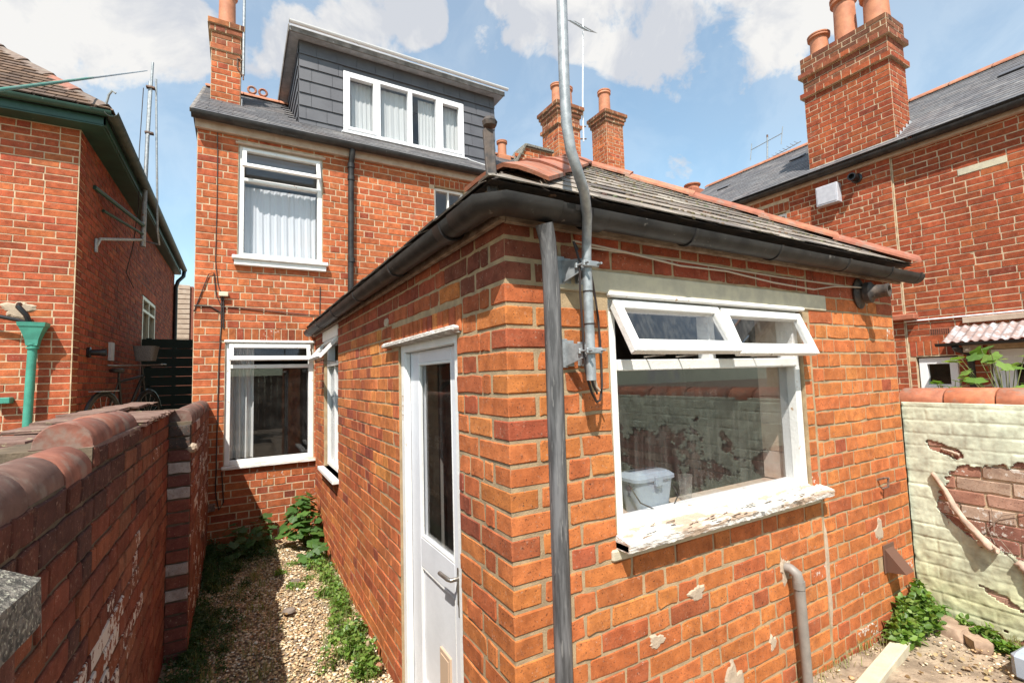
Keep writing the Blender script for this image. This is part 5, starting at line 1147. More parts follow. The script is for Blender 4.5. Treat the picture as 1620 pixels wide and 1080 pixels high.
for i in range(14): 
    b = MB(); z = 2.6+i*.15; b.box(Frame((0,15.97,0),(1,0,0)), -2.5, -2.03-.0*i, z, z+.13, 0, .03+.0*i, .004); b.obj('roof_tile', 'cream_board', FG)
# ================================================================== BICYCLE
def bicycle():
    B = thing('bicycle', 'dark bicycle with a grey wicker basket leaning in the shaded passage', 'bicycle')
    g = .92; y0 = 6.0
    def wheel(c, r, ax):
        b = MB(); n = 28; a = np.array(ax, float); a /= np.linalg.norm(a); t = np.cross(a, Z)
        pts = [np.array(c)+r*(t*math.cos(2*math.pi*k/n)+Z*math.sin(2*math.pi*k/n)) for k in range(n+1)]; b.tube(pts, .02, 7, False); wo_ = b.obj('wheel', 'bike', B, True)
        b = MB()
        for k in range(14): q = 2*math.pi*k/14; b.tube([np.array(c), np.array(c)+(r-.01)*(t*math.cos(q)+Z*math.sin(q))], .0022, 4, False)
        b.lathe(np.array(c)-a*.04, [(.02,0),(.02,.08)], 8, a); b.obj('spoke', 'galv', wo_)
    rear = np.array([-2.08,5.75,g+.30]); fr = np.array([-1.80,6.75,g+.30]); d = (fr-rear)/np.linalg.norm(fr-rear); ax = np.cross(d, Z)
    wheel(rear, .33, ax); wheel(fr, .33, ax)
    bb = rear+d*.42+Z*-.05; seat = rear+d*.30+Z*.52; head = rear+d*.88+Z*.55
    b = MB()
    for p, q, r in ((bb,seat,.016),(bb,head,.018),(seat-Z*.05,head,.016),(rear,bb,.010),(rear,seat-Z*.05,.009),(head,fr,.014),(head,head+Z*.12-d*.03,.013)): b.tube([p,q], r, 8)
    b.obj('frame', 'bike', B, True)
    h = head+Z*.14-d*.03
    b = MB(); b.tube([h-ax*.30-d*.18, h-ax*.30-d*.06, h-ax*.10, h+ax*.10, h+ax*.30-d*.06, h+ax*.30-d*.18], .011, 8); b.obj('handlebar', 'brass', B, True)
    b = MB(); b.tube([seat, seat+Z*.07], .013, 7); b.lathe(seat+Z*.06-d*.05, [(.02,0),(.07,.01),(.08,.04),(.05,.055)], 12); b.obj('saddle', 'bike', B, True)
    k = Frame(h+d*.10+Z*.02, ax/np.linalg.norm(ax), d); b = MB(); rbox(b, Frame((k.o), (ax[0],ax[1],0), (d[0],d[1],0)), .20, .15, .26, .20, .04, .24, cap=True); b.obj('basket', 'wicker', B, True)
    b = MB(); b.box(Frame(rear+Z*.36, (d[0],d[1],0), (0,0,1)), -.18, .2, 0, .012, -.06, .06, .003); b.obj('carrier', 'galv', B)
    b = MB(); n = 10; t = np.cross(ax/np.linalg.norm(ax), Z); b.tube([rear+.36*(t*math.cos(q)+Z*math.sin(q)) for q in [math.pi*(.05+.9*i/n) for i in range(n+1)]], .022, 6); b.tube([fr+.36*(t*math.cos(q)+Z*math.sin(q)) for q in [math.pi*(.1+.8*i/n) for i in range(n+1)]], .022, 6); b.obj('mudguard', 'bike', B, True)
bicycle()
from mathutils import noise as mn
# ================================================================== LEFT BOUNDARY WALL
BW = thing('boundary_wall', 'old grimy brick wall, coloured darker for its shade, with half round red coping and odd white painted bricks', 'wall')
FB = Frame((-1.12,0,0), (0,1,0)); FP = Frame((0,2.25,0), (1,0,0)); FB2 = Frame((-1.0,0,0), (0,1,0))
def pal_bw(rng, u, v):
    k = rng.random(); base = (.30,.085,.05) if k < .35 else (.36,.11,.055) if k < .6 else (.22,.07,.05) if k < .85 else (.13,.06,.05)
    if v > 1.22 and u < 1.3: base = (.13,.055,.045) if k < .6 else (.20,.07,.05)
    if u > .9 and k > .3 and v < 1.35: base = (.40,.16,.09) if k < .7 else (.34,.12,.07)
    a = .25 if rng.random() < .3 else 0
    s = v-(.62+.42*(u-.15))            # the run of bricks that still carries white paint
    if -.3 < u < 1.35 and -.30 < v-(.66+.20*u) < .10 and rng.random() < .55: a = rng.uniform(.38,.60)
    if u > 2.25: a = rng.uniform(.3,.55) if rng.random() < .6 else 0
    f = rng.uniform(.52,.74); return (base[0]*f, base[1]*f, base[2]*f, a)  # every tone lowered to put the wall's shade into its bricks
def pal_pier(rng, u, v):
    base = rng.choice([(.20,.065,.05),(.15,.06,.05),(.24,.08,.055)]); k = round(v/.075)
    if k in (15, 13, 7, 5): return (.44,.40,.37,.3)
    if v > 1.2: base = (.07,.06,.055)
    return (*base, 0)
b = MB(); slab(FB, -4, 2.25, -.3, 1.385, [], -.24, 0, b); slab(FB, .49, 2.25, 1.385, 1.45, [], -.24, 0, b); slab(FB2, 2.25, 4.34, -.3, 1.40, [], -.36, 0, b); bwm = b.obj('wall_core', 'mortar_dirty_shaded', BW)
bkB = Bricks(BW, None, 300, 9, 101)
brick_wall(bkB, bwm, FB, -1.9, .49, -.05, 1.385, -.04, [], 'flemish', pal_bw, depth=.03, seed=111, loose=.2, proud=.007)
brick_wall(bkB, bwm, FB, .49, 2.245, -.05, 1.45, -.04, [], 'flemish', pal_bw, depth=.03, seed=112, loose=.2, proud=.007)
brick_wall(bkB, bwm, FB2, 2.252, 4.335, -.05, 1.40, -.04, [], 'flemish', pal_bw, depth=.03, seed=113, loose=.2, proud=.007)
k = 0; z = -.04; rngp = random.Random(9)
while z < 1.36:
    bkB.add(bwm, FP, -1.058, z+.0375, .113, .064, .010+rngp.uniform(-.004,.006), .02, pal_pier(rngp, 0, z+.0375), 1); z += .075
bkB.finish()
def half_round(parent, p0, p1, r, n, tints, nm='coping_brick', seed=0, squash=1.0, cap=True):
    rng = random.Random(seed); p0, p1 = np.array(p0,float), np.array(p1,float); d = (p1-p0)/np.linalg.norm(p1-p0); s = np.cross(d, Z); L_ = np.linalg.norm(p1-p0)/n; seg = 14
    for i in range(n):
        a = p0+d*(L_*i+.003); c = p0+d*(L_*(i+1)-.003); v = []; rr = r*rng.uniform(.985,1.01); off = np.array([rng.uniform(-.003,.003),0,rng.uniform(-.003,.003)])
        for (q, R) in ((a, rr-.003),(a+d*.004, rr),(c-d*.004, rr),(c, rr-.003)):
            v += [q+off+s*R*math.cos(math.pi*k/seg)+Z*(R*squash*math.sin(math.pi*k/seg)+.004) for k in range(seg+1)]
            v += [q+off-s*R+Z*-.02, q+off+s*R+Z*-.02]
        m = seg+3; f = [(j*m+k, j*m+(k+1)%m, (j+1)*m+(k+1)%m, (j+1)*m+k) for j in range(3) for k in range(m)]+[tuple(range(m))[::-1], tuple(3*m+k for k in range(m))]
        b = MB(); b.add(v, f, rng.choice(tints)); b.obj(nm, 'clay', parent, True)
ct = [(.27,.10,.065,0),(.21,.085,.06,0),(.31,.115,.07,0),(.16,.085,.065,0)]
half_round(BW, (-1.19,-1.9,1.387), (-1.19,.485,1.387), .070, 10, ct, seed=1)
half_round(BW, (-1.19,.50,1.455), (-1.19,1.25,1.455), .068, 3, ct, seed=2)
half_round(BW, (-1.065,2.3,1.402), (-1.065,4.33,1.402), .068, 9, ct, seed=3)
b = MB(); rng = random.Random(5)
b.box(W, -1.26, -1.115, .50, 1.25, 1.43, 1.455, .004, (1,1,1,0), .004, rng); b.obj('mortar_bed', 'lichen_tile', BW)
y = 1.26
i = 0
while y < 2.28:            # creasing tiles on edge with broken lips
    b = MB(); w_ = rng.uniform(.06,.10); b.box(W, -1.34, -1.105+rng.uniform(-.012,.012), y, y+w_-.004, 1.4515, 1.463, .003, (1,1,1,0), .003, rng); b.box(W, -1.32, -1.10+rng.uniform(-.012,.012), y+.01, y+w_-.008, 1.465, 1.475, .003, (1,1,1,0), .003, rng); b.obj('creasing_tile', 'lichen_tile', BW); y += w_
y = -.1
for i in range(12):
    b = MB(); w_ = rng.uniform(.26,.36); z = 1.40+min(.085,.05*(y+.1)); b.box(W, -1.50, -1.37+rng.uniform(-.02,.03)+(.03 if y > .6 else 0), y, y+w_-.006, z, z+.014, .004, (1,1,1,0), .005, rng); b.box(W, -1.49, -1.40+rng.uniform(-.02,.03), y+.03, y+w_-.03, z-.022, z-.004, .004, (1,1,1,0), .005, rng); b.obj('creasing_slab', 'lichen_tile', BW); y += w_*.98
b = MB(); b.box(W, -1.50, -1.37, -1.5, 4.3, 0, 1.37, 0); b.obj('rear_skin', 'mortar_dirty_shaded', BW)
b = MB(); b.lathe((-1.0,2.27,1.235), [(.01,0),(.035,.01),(.028,.03),(.012,.04)], 7, (.3,-1,.1)); b.obj('mortar_lump', 'patch', BW)
PC = thing('capped_pier', 'low brick pier with a lichen covered concrete cap in the bottom left corner', 'pier')
b = MB(); b.box(W, -1.4, -1.055, -1.6, -.27, -.3, 1.25, 0); pcm = b.obj('pier_core', 'mortar_dirty_shaded', PC)
bkP = Bricks(PC, None, 100, 9, 3); brick_wall(bkP, pcm, Frame((-1.055,0,0),(0,1,0)), -1.6, -.27, .2, 1.25, .03, [], 'flemish', lambda r,u,v: (*r.choice([(.13,.055,.045),(.17,.07,.055),(.09,.05,.045)]), r.choice([0,.25])), depth=.02, seed=7); bkP.finish()
b = MB()
def capf(s, t):
    x = -1.03-.37*s; y = -1.6+1.36*t; z = 1.315+.10*math.sin(min(1,s*1.1)*1.57)
    e = 0
    if s <= 0: z = 1.245
    if t >= 1: z -= .06
    return (x+ (.012*mn.noise(Vector((y*9,1,s*5))) if s <= .04 else 0), y+.015*mn.noise(Vector((x*14,z*3,4))), z+.006*mn.noise(Vector((x*22,y*22,0))))
b.grid(lambda s, t: capf(max(0,s-.02)/.98 if s > .02 else (0 if s <= 0 else .001), t), 40, 90); b.obj('cap', 'stone_cap', PC, True)
# ================================================================== PAINTED GARDEN WALL
GW = thing('garden_wall', 'pale green painted brick wall with peeling paint and red half round coping on the right', 'wall')
FG2 = Frame((2.745,0,0), (0,-1,0))
b = MB(); slab(FG2, .0, 4.2, -.3, 1.40, [], -.22, -.004, b); slab(Frame((2.745,0,0),(0,-1,0)), -2.5, -.0, -.3, 1.40, [], -.22, -.05, b); gwm = b.obj('wall_core', 'mortar_pale', GW)
def peel(u, v):
    n = mn.noise(Vector((u*6, v*6, 3.1)))*.5+mn.noise(Vector((u*17, v*17, 7)))*.3+mn.noise(Vector((u*45, v*45, 1)))*.12
    d = 1-math.hypot((u-.48)/.36, (v-.84)/.235)           # the big bare patch
    if u < .14: d -= (.14-u)*9
    if v < 1.02-.95*(u-.02)-.12 and u < .5: d -= .5
    d2 = .9-math.hypot((u-.19)/.075, (v-1.135+.35*(u-.19))/.028); d3 = .8-math.hypot((u-.36)/.08, (v-.385+.4*(u-.36))/.02)
    d4 = (.75-math.hypot((u-1.9)/.9, (v-.82)/.30)) if u > .8 else -9
    base = .16-(v-.2)*1.1
    n2 = mn.noise(Vector((u*70, v*70, 2)))*.5+mn.noise(Vector((u*28, v*60, 9)))*.7
    return max(d+n*.35+n2*.10, d2+n*.7+n2*.5, d3+n*.8+n2*.5, d4+n*1.6+n2*.3, (-.50+n*1.25 if u > .8 else -1), base-.16+n*.25)
def gw_h(u, v):
    k = (v-.02)/.075; kk = math.floor(k); fr_ = k-kk; off = (kk%2)*.1125
    uu = ((u+off)/.225)%1.0
    jv = max(0, 1-min(fr_, 1-fr_)/.14); ju = max(0, 1-min(uu, 1-uu)/.05)*.8
    h = .0062*(1-(max(jv, ju)**1.6)*(.55+.9*mn.noise(Vector((u*5,v*8,0)))))
    h += .0025*mn.noise(Vector((u*14,v*14,2)))+.0012*mn.noise(Vector((u*50,v*50,5))) + .0025*mn.noise(Vector((u*2.5,v*3,8))) + .0022*mn.noise(Vector((round(uu-.5+u/.225)*7.3, kk*3.7, 1.5)))
    if v < .62 and u < .5: h += .004*mn.noise(Vector((u*26,v*26,9)))
    return h
def gskin():
    nu, nv = 480, 215; U = np.linspace(.0,4.1,nu+1); U = .0+4.1*(np.linspace(0,1,nu+1)**1.35); V = np.linspace(.14,1.40,nv+1); P = np.zeros(((nu+1)*(nv+1),3)); T = np.zeros((len(P),3)); pk = np.zeros((nv+1,nu+1))
    for j, v in enumerate(V):
        for i, u in enumerate(U):
            p = peel(u, v); pk[j,i] = p; h = gw_h(u, v)
            if -.14 < p < 0: h += .004*max(0,(1+p/.14))*max(0,mn.noise(Vector((u*16,v*16,4)))*2)       # lifted edge round the bare places
            P[j*(nu+1)+i] = FG2.P(u, v, .004+h)
            y_ = max(0, min(1, (.75-v)/.5))*(.6+.6*mn.noise(Vector((u*3,v*4,6)))); y_ = max(0, min(1, y_))
            g = 1+.07*mn.noise(Vector((u*9,v*9,11))); T[j*(nu+1)+i] = ((.62+.02*y_)*g, (.665-.04*y_)*g, (.52-.20*y_)*g)
    F = []
    for j in range(nv):
        for i in range(nu):
            if pk[j:j+2,i:i+2].max() < 0: a = j*(nu+1)+i; F.append((a,a+1,a+nu+2,a+nu+1))
    o = fast_mesh('paint_skin', P, np.array(F), T, 'tinted', GW)
    o.data.polygons.foreach_set('use_smooth', [True]*len(o.data.polygons)); md = o.modifiers.new('thickness','SOLIDIFY'); md.thickness = .002; md.offset = -1
gskin()
def pal_gw(rng, u, v):
    if max(peel(u+a, v+c) for a in (-.1,-.05,0,.05,.1) for c in (-.03,0,.03)) < -.02: return None
    c = rng.choice([(.40,.20,.14),(.46,.27,.20),(.33,.15,.11),(.50,.36,.27)]); f = rng.uniform(.85,1.1); return (c[0]*f,c[1]*f,c[2]*f,rng.choice([0,.25,.42]))
bkG = Bricks(GW, None, 300, 9, 5); brick_wall(bkG, gwm, FG2, .0, 4.1, .16, 1.39, .02, [], 'stretcher', pal_gw, depth=.012, proud=.004, seed=17); bkG.finish()
half_round(GW, (2.855,.02,1.405), (2.855,-4.1,1.405), .118, 19, [(.50,.17,.08,0),(.46,.15,.075,0),(.42,.15,.08,0)], seed=9, squash=.62)
def curl(pts, r0, r1, seed, turns=.62, name='paint_curl'):
    b = MB(); rng = random.Random(seed); pts = [np.array(FG2.P(*p)) for p in pts]; n = 26; k = 12
    def f(s, t):
        q = s*(len(pts)-1); i = min(int(q), len(pts)-2); c = pts[i]+(pts[i+1]-pts[i])*(q-i); d = pts[i+1]-pts[i]; d /= np.linalg.norm(d)
        a = np.cross(d, FG2.n); r = (r0+(r1-r0)*s)*(1+.25*mn.noise(Vector((s*9,t*3,seed))))
        w_ = 6.283*turns*t-1.2; return c+r*(a*math.cos(w_)+FG2.n*(math.sin(w_)))+a*.006*mn.noise(Vector((s*14,t*6,seed+3)))
    b.grid(f, n, k, (.58,.44,.34,0)); o = b.obj(name, 'tinted', GW, True); md = o.modifiers.new('thickness','SOLIDIFY'); md.thickness = .0025
curl([(.125,1.00,.02),(.17,.93,.028),(.22,.82,.035),(.27,.74,.035),(.33,.68,.045),(.36,.645,.05)], .011, .026, 1)
curl([(.44,.60,.02),(.50,.545,.03),(.56,.52,.04)], .02, .035, 2); curl([(.17,1.14,.012),(.21,1.13,.014),(.25,1.115,.012)], .006, .010, 3); curl([(.30,.665,.03),(.38,.655,.04)], .02, .035, 4, .5)
b = MB(); b.tube([FG2.P(.36,.66,.012), FG2.P(.34,.74,.02), FG2.P(.40,.82,.018), FG2.P(.50,.86,.014), FG2.P(.60,.86,.012)], .0022, 5); b.tube([FG2.P(.36,.85,.014), FG2.P(.365,.72,.02), FG2.P(.44,.61,.02), FG2.P(.5,.58,.016)], .0016, 5); b.obj('dead_stem', 'timber', GW)
# ================================================================== PLANTS AND GROUND LITTER
def leaves(name, n, fn, size, tints, seed, m='leaf', parent=None, kind=True, flat=.5):
    rs = np.random.RandomState(seed); P0, S = fn(rs, n); n = len(P0); L_ = size*rs.uniform(.6,1.3,n)*S; az = rs.uniform(0,6.28,n); tilt = rs.normal(.2,flat,n); roll = rs.normal(0,.5,n)
    base = np.array([(0,0,0),(.35,.33,.03),(.70,.27,.02),(1,0,-.10),(.70,-.27,.02),(.35,-.33,.03),(.5,0,-.05)])
    F = np.array([(0,6,1),(1,6,2),(2,6,3),(3,6,4),(4,6,5),(5,6,0)])
    v = base[None]*L_[:,None,None]*np.ones((n,7,3)); cr, sr = np.cos(roll)[:,None], np.sin(roll)[:,None]; y = v[:,:,1]*cr-v[:,:,2]*sr; z = v[:,:,1]*sr+v[:,:,2]*cr; x = v[:,:,0]
    ct_, st_ = np.cos(tilt)[:,None], np.sin(tilt)[:,None]; x2 = x*ct_-z*st_; z2 = x*st_+z*ct_; ca, sa = np.cos(az)[:,None], np.sin(az)[:,None]
    V = np.stack([x2*ca-y*sa+P0[:,0:1], x2*sa+y*ca+P0[:,1:2], z2+P0[:,2:3]],2).reshape(-1,3)
    t = np.array(tints)[rs.randint(0,len(tints),n)]*rs.uniform(.75,1.25,(n,1)); FFs = (F[None]+7*np.arange(n)[:,None,None]).reshape(-1,3)
    kw = {'kind':'stuff'} if kind else {}
    return fast_mesh(name, V, FFs, np.repeat(t,7,0), m, parent, **kw)
G1 = [(.07,.13,.025),(.09,.17,.03),(.05,.10,.02),(.13,.20,.04)]; G2 = [(.12,.22,.035),(.17,.27,.05),(.09,.17,.03),(.22,.29,.07)]
def clumps(cs):
    def f(rs, n):
        w_ = np.array([c[5] for c in cs]); idx = rs.choice(len(cs), n, p=w_/w_.sum()); c = np.array([q[:5] for q in cs])[idx]
        d = rs.normal(0,1,(n,3)); d /= np.linalg.norm(d,axis=1)[:,None]; r = rs.uniform(.25,1,n)[:,None]**.5; p = d*r; p[:,2] = np.abs(p[:,2])
        return np.stack([c[:,0]+p[:,0]*c[:,3], c[:,1]+p[:,1]*c[:,3], c[:,2]+p[:,2]*c[:,4]],1), np.ones(n)
    return f
rngc = random.Random(77); cs = []
for i in range(230):
    y = rngc.uniform(1.3,4.25); x = -1.08+abs(rngc.gauss(0,.14))+.10*max(0,math.sin(y*2.3)); 
    if y > 2.2: x = max(x,-.98)
    cs.append((min(x,-.58), y, 0, rngc.uniform(.03,.09), rngc.uniform(.03,.12), 1))
for i in range(30): cs.append((rngc.uniform(-1,-.45), rngc.uniform(3.7,4.3), 0, rngc.uniform(.05,.09), rngc.uniform(.08,.2), 1.5))
leaves('ground_cover', 30000, clumps(cs), .014, [(.035,.08,.02),(.05,.11,.025),(.03,.07,.018)], 5)
cs = []
for i in range(62):
    y = rngc.uniform(1.25,3.7); cs.append((-.05-abs(rngc.gauss(0,.06))*(1.5 if y < 2.1 else 1), y, 0, rngc.uniform(.025,.06), rngc.uniform(.05,.17)*(1.3 if y < 2 else .8), 1))
for x, y in ((-.36,2.95),(-.30,2.9),(-.22,3.02),(-.42,3.3),(-.30,3.45),(-.12,2.7),(-.16,1.95),(-.2,1.75)): cs.append((x,y,0,.05,.035,.8))
leaves('weeds', 3600, clumps(cs), .028, G2, 6)
leaves('small_weeds', 4200, clumps([(c[0]-.02+.02*(i%3), c[1]+.01, 0, c[3]*1.25, c[4]*.6, 1) for i, c in enumerate(cs)]), .012, [(.20,.27,.06),(.14,.22,.045),(.26,.27,.10)], 16)
def blades(name, n, pts, h, tints, seed):
    rs = np.random.RandomState(seed); idx = rs.randint(0, len(pts), n); c = np.array(pts)[idx]; x = c[:,0]+rs.normal(0,.03,n); y = c[:,1]+rs.normal(0,.03,n); z = c[:,2]; L_ = h*rs.uniform(.4,1.2,n); a = rs.uniform(0,6.28,n); ln = rs.uniform(.1,.7,n); w_ = .0016
    V = np.zeros((n,5,3)); ca, sa = np.cos(a), np.sin(a)
    for k, (t, ww) in enumerate(((0,1),(0,-1),(.55,.8),(.55,-.8),(1,0))):
        V[:,k,0] = x+ca*ln*L_*t*t-sa*w_*ww; V[:,k,1] = y+sa*ln*L_*t*t+ca*w_*ww; V[:,k,2] = z+L_*t*(1-.3*ln*t)
    F = (np.array([(0,1,3),(0,3,2),(2,3,4)])[None]+5*np.arange(n)[:,None,None]).reshape(-1,3); t = np.array(tints)[rs.randint(0,len(tints),n)]*rs.uniform(.8,1.2,(n,1))
    return fast_mesh(name, V.reshape(-1,3), F, np.repeat(t,5,0), 'leaf', None, kind='stuff')
blades('grass_blades', 2600, [(c[0],c[1],0) for c in cs]+[(-.75+.2*math.sin(i*1.7),1.5+i*.06,0) for i in range(40)], .09, [(.20,.26,.07),(.30,.28,.12),(.13,.20,.04),(.38,.31,.17)], 3)
def big_leaf_mesh(seed, L_, tint, lobes=5):
    rng = random.Random(seed); b = MB(); n = 20; pts = [(0,0,.0)]
    for k in range(n):
        q = -math.pi+2*math.pi*(k+.5)/n; r = L_*(.60+.40*abs(math.cos(q*lobes/2))**.8)*rng.uniform(.93,1.05)
        if abs(abs(q)-math.pi) < .3: r *= .45
        pts.append((r*math.cos(q)+.35*L_, r*math.sin(q), -.16*L_*(r/L_)**2+rng.uniform(-.02,.02)*L_+.05*L_*math.cos(q*lobes)))
    b.add(pts, [(0,1+k,1+(k+1)%n) for k in range(n)], tint); return b.mesh('leaf', 'leaf')
def leaf_plant(nm, label, cat, spots, size, seed, tints=G1, stems=True, group=None):
    rng = random.Random(seed); T_ = thing(nm, label, cat, group); ms = [big_leaf_mesh(seed+i, size*rng.uniform(.8,1.2), (*rng.choice(tints),0)) for i in range(9)]; st = MB()
    for (x, y, z, root) in spots:
        az = math.atan2(y-root[1], x-root[0])+rng.uniform(-.9,.9); m = Matrix.Translation((x,y,z))@Matrix.Rotation(az,4,'Z')@Matrix.Rotation(rng.uniform(-.1,.75),4,'Y')@Matrix.Rotation(rng.uniform(-.5,.5),4,'X')@Matrix.Scale(rng.uniform(.55,1.2),4)
        link('leaf', rng.choice(ms), T_, m)
        if stems: mid = ((x+root[0])/2+rng.uniform(-.02,.02),(y+root[1])/2,(z+root[2])/2+.03); st.tube([root, mid, (x,y,z)], .0022, 5, False, rs=[.004,.003,.0018], tint=(.20,.22,.08,0))
    if stems: st.obj('stem', 'tinted', T_, kind='stuff')
    return T_
rngm = random.Random(3); sp = []
for i in range(120):
    r = rngm.uniform(0,1)**.6; q = rngm.uniform(0,6.28); x = -.17+.19*r*math.cos(q); y = 3.92+.28*r*math.sin(q); z = .05+.50*(1-r*r*.8)*rngm.uniform(.35,1)
    sp.append((min(x,-.02), min(y,4.30), z, (-.14,3.95,0)))
for i in range(16): sp.append((rngm.uniform(-.24,-.03), rngm.uniform(3.28,3.6), rngm.uniform(.04,.15), (-.12,3.6,0)))
leaf_plant('mallow_plant', 'sunlit broad leaved green plant growing in the corner below the ground floor window', 'plant', sp, .058, 11, [(.08,.17,.035),(.11,.21,.045),(.06,.13,.03)])
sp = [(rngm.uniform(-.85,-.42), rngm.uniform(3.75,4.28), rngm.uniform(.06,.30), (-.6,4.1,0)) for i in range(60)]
leaf_plant('shade_plant', 'broad leaved plant in the shadow at the foot of the house wall', 'plant', sp, .055, 12, [(.045,.10,.03),(.06,.12,.035)])  # leaf tints made darker to carry the shadow here
# right yard
Y0 = .175
cs = [(2.30,-.09,Y0,.07,.14,1.5),(2.42,-.07,Y0,.08,.20,2),(2.52,-.10,Y0,.07,.22,2),(2.22,-.10,Y0,.05,.09,1),(2.6,-.06,Y0+.05,.04,.2,1)]
leaves('weed_clump', 1300, clumps(cs), .036, G2, 8, kind=False); tag(bpy.data.objects['weed_clump'], 'bushy green weed at the foot of the extension wall below the brown vent cowl', 'weed')
cs = [(2.70-.02*i,-.12-i*.055,Y0,.035,rngc.uniform(.04,.10),1) for i in range(12)]
leaves('weed_row', 900, clumps(cs), .032, G2, 9, kind=False); tag(bpy.data.objects['weed_row'], 'low weeds growing along the base of the pale green painted wall', 'weeds')
rb = random.Random(8)
for i, (x, y, s, lab) in enumerate(((2.66,-.045,.055,'lump of broken masonry in the corner between extension and green wall'),(2.62,-.17,.075,'flat pinkish broken slab lying by the green wall'),(2.68,-.26,.03,'small dark round stone by the green wall'),(2.56,-.30,.05,'pale broken brick among the weeds of the yard'))):
    b = MB(); b.box(Frame((x,y,Y0),(math.cos(i*1.3),math.sin(i*1.3),0),(-math.sin(i*1.3),math.cos(i*1.3),0)), -s*1.2,s*1.2,-s*.8,s*.8,-.02,s*.7,s*.10,(.42,.30,.22,0) if i != 2 else (.16,.10,.09,0),s*.16,rb); tag(b.obj('rubble', 'tinted', None, True), lab, 'rubble')
b = MB(); b.box(Frame((0,0,0),(1,0,0),(0,1,0)), 0,0.001,0,.001,0,.001,0) if False else None
KB = MB(); KB.box(Frame((1.50,-.20,Y0),(1,.13,0),(-.13,1,0)), 0, .98, -.035, .035, -.02, .035, .005); tag(KB.obj('concrete_edging', 'concrete'), 'narrow pale concrete edging strip beside the front wall of the extension', 'edging')
b = MB(); rs_ = random.Random(2); b.box(Frame((2.36,-.50,Y0),(1,-.1,0),(.1,1,0)), -.02, .42, -.45, .02, .0, .12, .02, (1,1,1,0), .003, rs_); ST = b.obj('storage_box', 'stone_w'); tag(ST, 'pale blue grey plastic tub at the bottom right corner of the yard', 'tub')
PB = thing('pebble_group', 'reddish round stone lying against the wall at the end of the weeds', 'stone'); b = MB(); b.lathe((-.06,1.46,.03), [(.012,-.02),(.026,-.008),(.028,.008),(.014,.022)], 12, (0,.3,1), tint=(.42,.20,.13,0)); b.obj('stone', 'tinted', PB, True)
b = MB(); b.lathe((-.085,1.58,.11), [(.008,-.012),(.013,0),(.008,.012)], 9, tint=(.45,.35,.22,0)); tag(b.obj('snail_shell', 'tinted', None, True), 'tiny pale snail shell on the weeds by the door wall', 'shell')
for i, (x, y, lab) in enumerate(((-.33,3.02,'flat grey stone on the gravel near the corner plant'),(-.42,2.5,'flat dark stone half sunk in the gravel path'),(-.15,2.05,'grey stone at the edge of the right hand weeds'))):
    b = MB(); b.lathe((x,y,.012), [(.02,-.01),(.045,.0),(.04,.012),(.015,.018)], 9, tint=(.22,.18,.15,0)); tag(b.obj('flat_stone', 'tinted', None, True), lab, 'stone', 'flat stones on the gravel')
# fig leaves beyond the right wall
rf = random.Random(5)
sp = [(3.35+rf.uniform(-.12,.12), -.25+rf.uniform(-.20,.16), rf.uniform(1.42,1.74), (3.4,-.3,1.2)) for i in range(26)]
leaf_plant('fig_tree', 'young fig with lobed leaves rising behind the coping at the right edge', 'plant', sp, .055, 13, G2)
sp = [(3.3+rf.uniform(-.06,.08), -.05+rf.uniform(-.06,.06), rf.uniform(1.40,1.52), (3.3,-.05,1.2)) for i in range(22)]
leaf_plant('garden_shrub', 'small bright green shoots showing over the coping below the small window', 'plant', sp, .032, 14, G2)

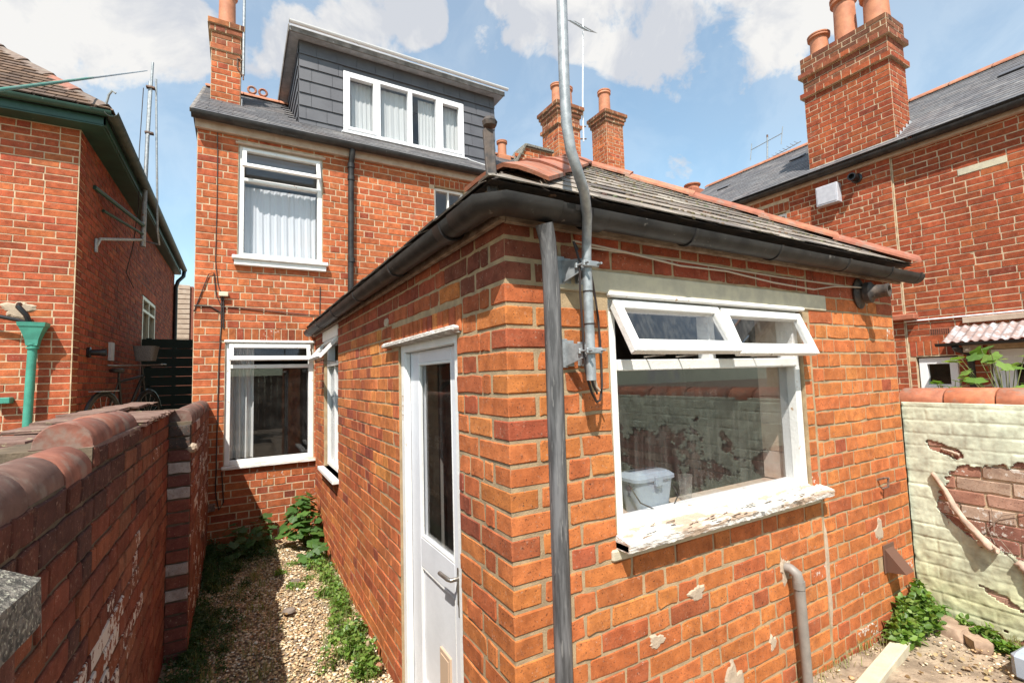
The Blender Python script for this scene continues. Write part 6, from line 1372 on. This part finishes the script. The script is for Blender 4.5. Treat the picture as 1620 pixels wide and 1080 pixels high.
# litter on the yard and small stones in the weeds
pebbles(2600, .6, 2.72, -1.2, -.02, .178, .003, .010, 9, 'yard_grit')
blades('yard_grass', 700, [(1.0+i*.045,-.02,.18) for i in range(38)]+[(2.7,-.1-.03*i,.18) for i in range(20)], .06, [(.22,.26,.08),(.34,.30,.15)], 4)
leaves('leaf_litter', 420, clumps([(rngc.uniform(1.2,2.65), rngc.uniform(-.7,-.03), .182, .12, .006, 1) for i in range(26)]+[(rngc.uniform(-.9,-.1), rngc.uniform(1.3,4), .012, .12, .006, 1) for i in range(26)]), .022, [(.30,.19,.09),(.22,.13,.06),(.40,.30,.17)], 23, flat=.15)

# ================================================================== what stands behind the camera (seen only in the glass)
BF = thing('rear_garden_fence', 'weathered brown board fence at the bottom of the garden', 'fence')
for i in range(46): b = MB(); b.box(Frame((0,-9,0),(-1,0,0)), -5.5+i*.2-.0, -5.5+i*.2+.192, .0, 1.9, -.012, .012, .003); b.obj('fence_board', 'timber', BF)
def tree(label, x, y, h, r, seed):
    T_ = thing('garden_tree', label, 'tree', 'trees at the bottom of the garden'); b = MB(); b.tube([(x,y,-.2),(x+.05,y,h*.35),(x-.05,y+.1,h*.7)], .12, 9, rs=[.16,.12,.05])
    rg = random.Random(seed)
    for i in range(9): q = rg.uniform(0,6.28); z = h*rg.uniform(.3,.6); b.tube([(x,y,z),(x+math.cos(q)*r*.6,y+math.sin(q)*r*.6,z+h*.25)], .03, 6, rs=[.045,.015])
    b.obj('trunk', 'timber', T_, True)
    cs = [(x+rg.gauss(0,r*.45), y+rg.gauss(0,r*.45), h*rg.uniform(.4,.95), r*rg.uniform(.2,.38), r*rg.uniform(.2,.36), 1) for i in range(26)]
    def f(rs, n):
        P_, s_ = clumps(cs)(rs, n); return P_, s_
    leaves('crown', 7000, f, .11, [(.05,.10,.025),(.07,.13,.03),(.035,.075,.02)], seed, 'leaf', T_, False)
tree('broad green tree beyond the bottom fence on the right', 3.5, -11.5, 5.2, 2.3, 1)
tree('darker green tree beyond the bottom fence on the left', -3.0, -12, 4.6, 2.2, 2)
# ------------------------------------------------------------------ move every empty to the base of its thing
bpy.context.view_layer.update()
for o in list(COL.objects):
    if o.type == 'EMPTY' and o.parent is None and tuple(o.location) == (0,0,0):
        pts = [ch.matrix_world@Vector(c) for ch in o.children if ch.type == 'MESH' for c in ch.bound_box]
        if not pts: continue
        base = Vector(((min(p.x for p in pts)+max(p.x for p in pts))/2, (min(p.y for p in pts)+max(p.y for p in pts))/2, min(p.z for p in pts)))
        for ch in o.children: ch.location = ch.location-base
        o.location = base
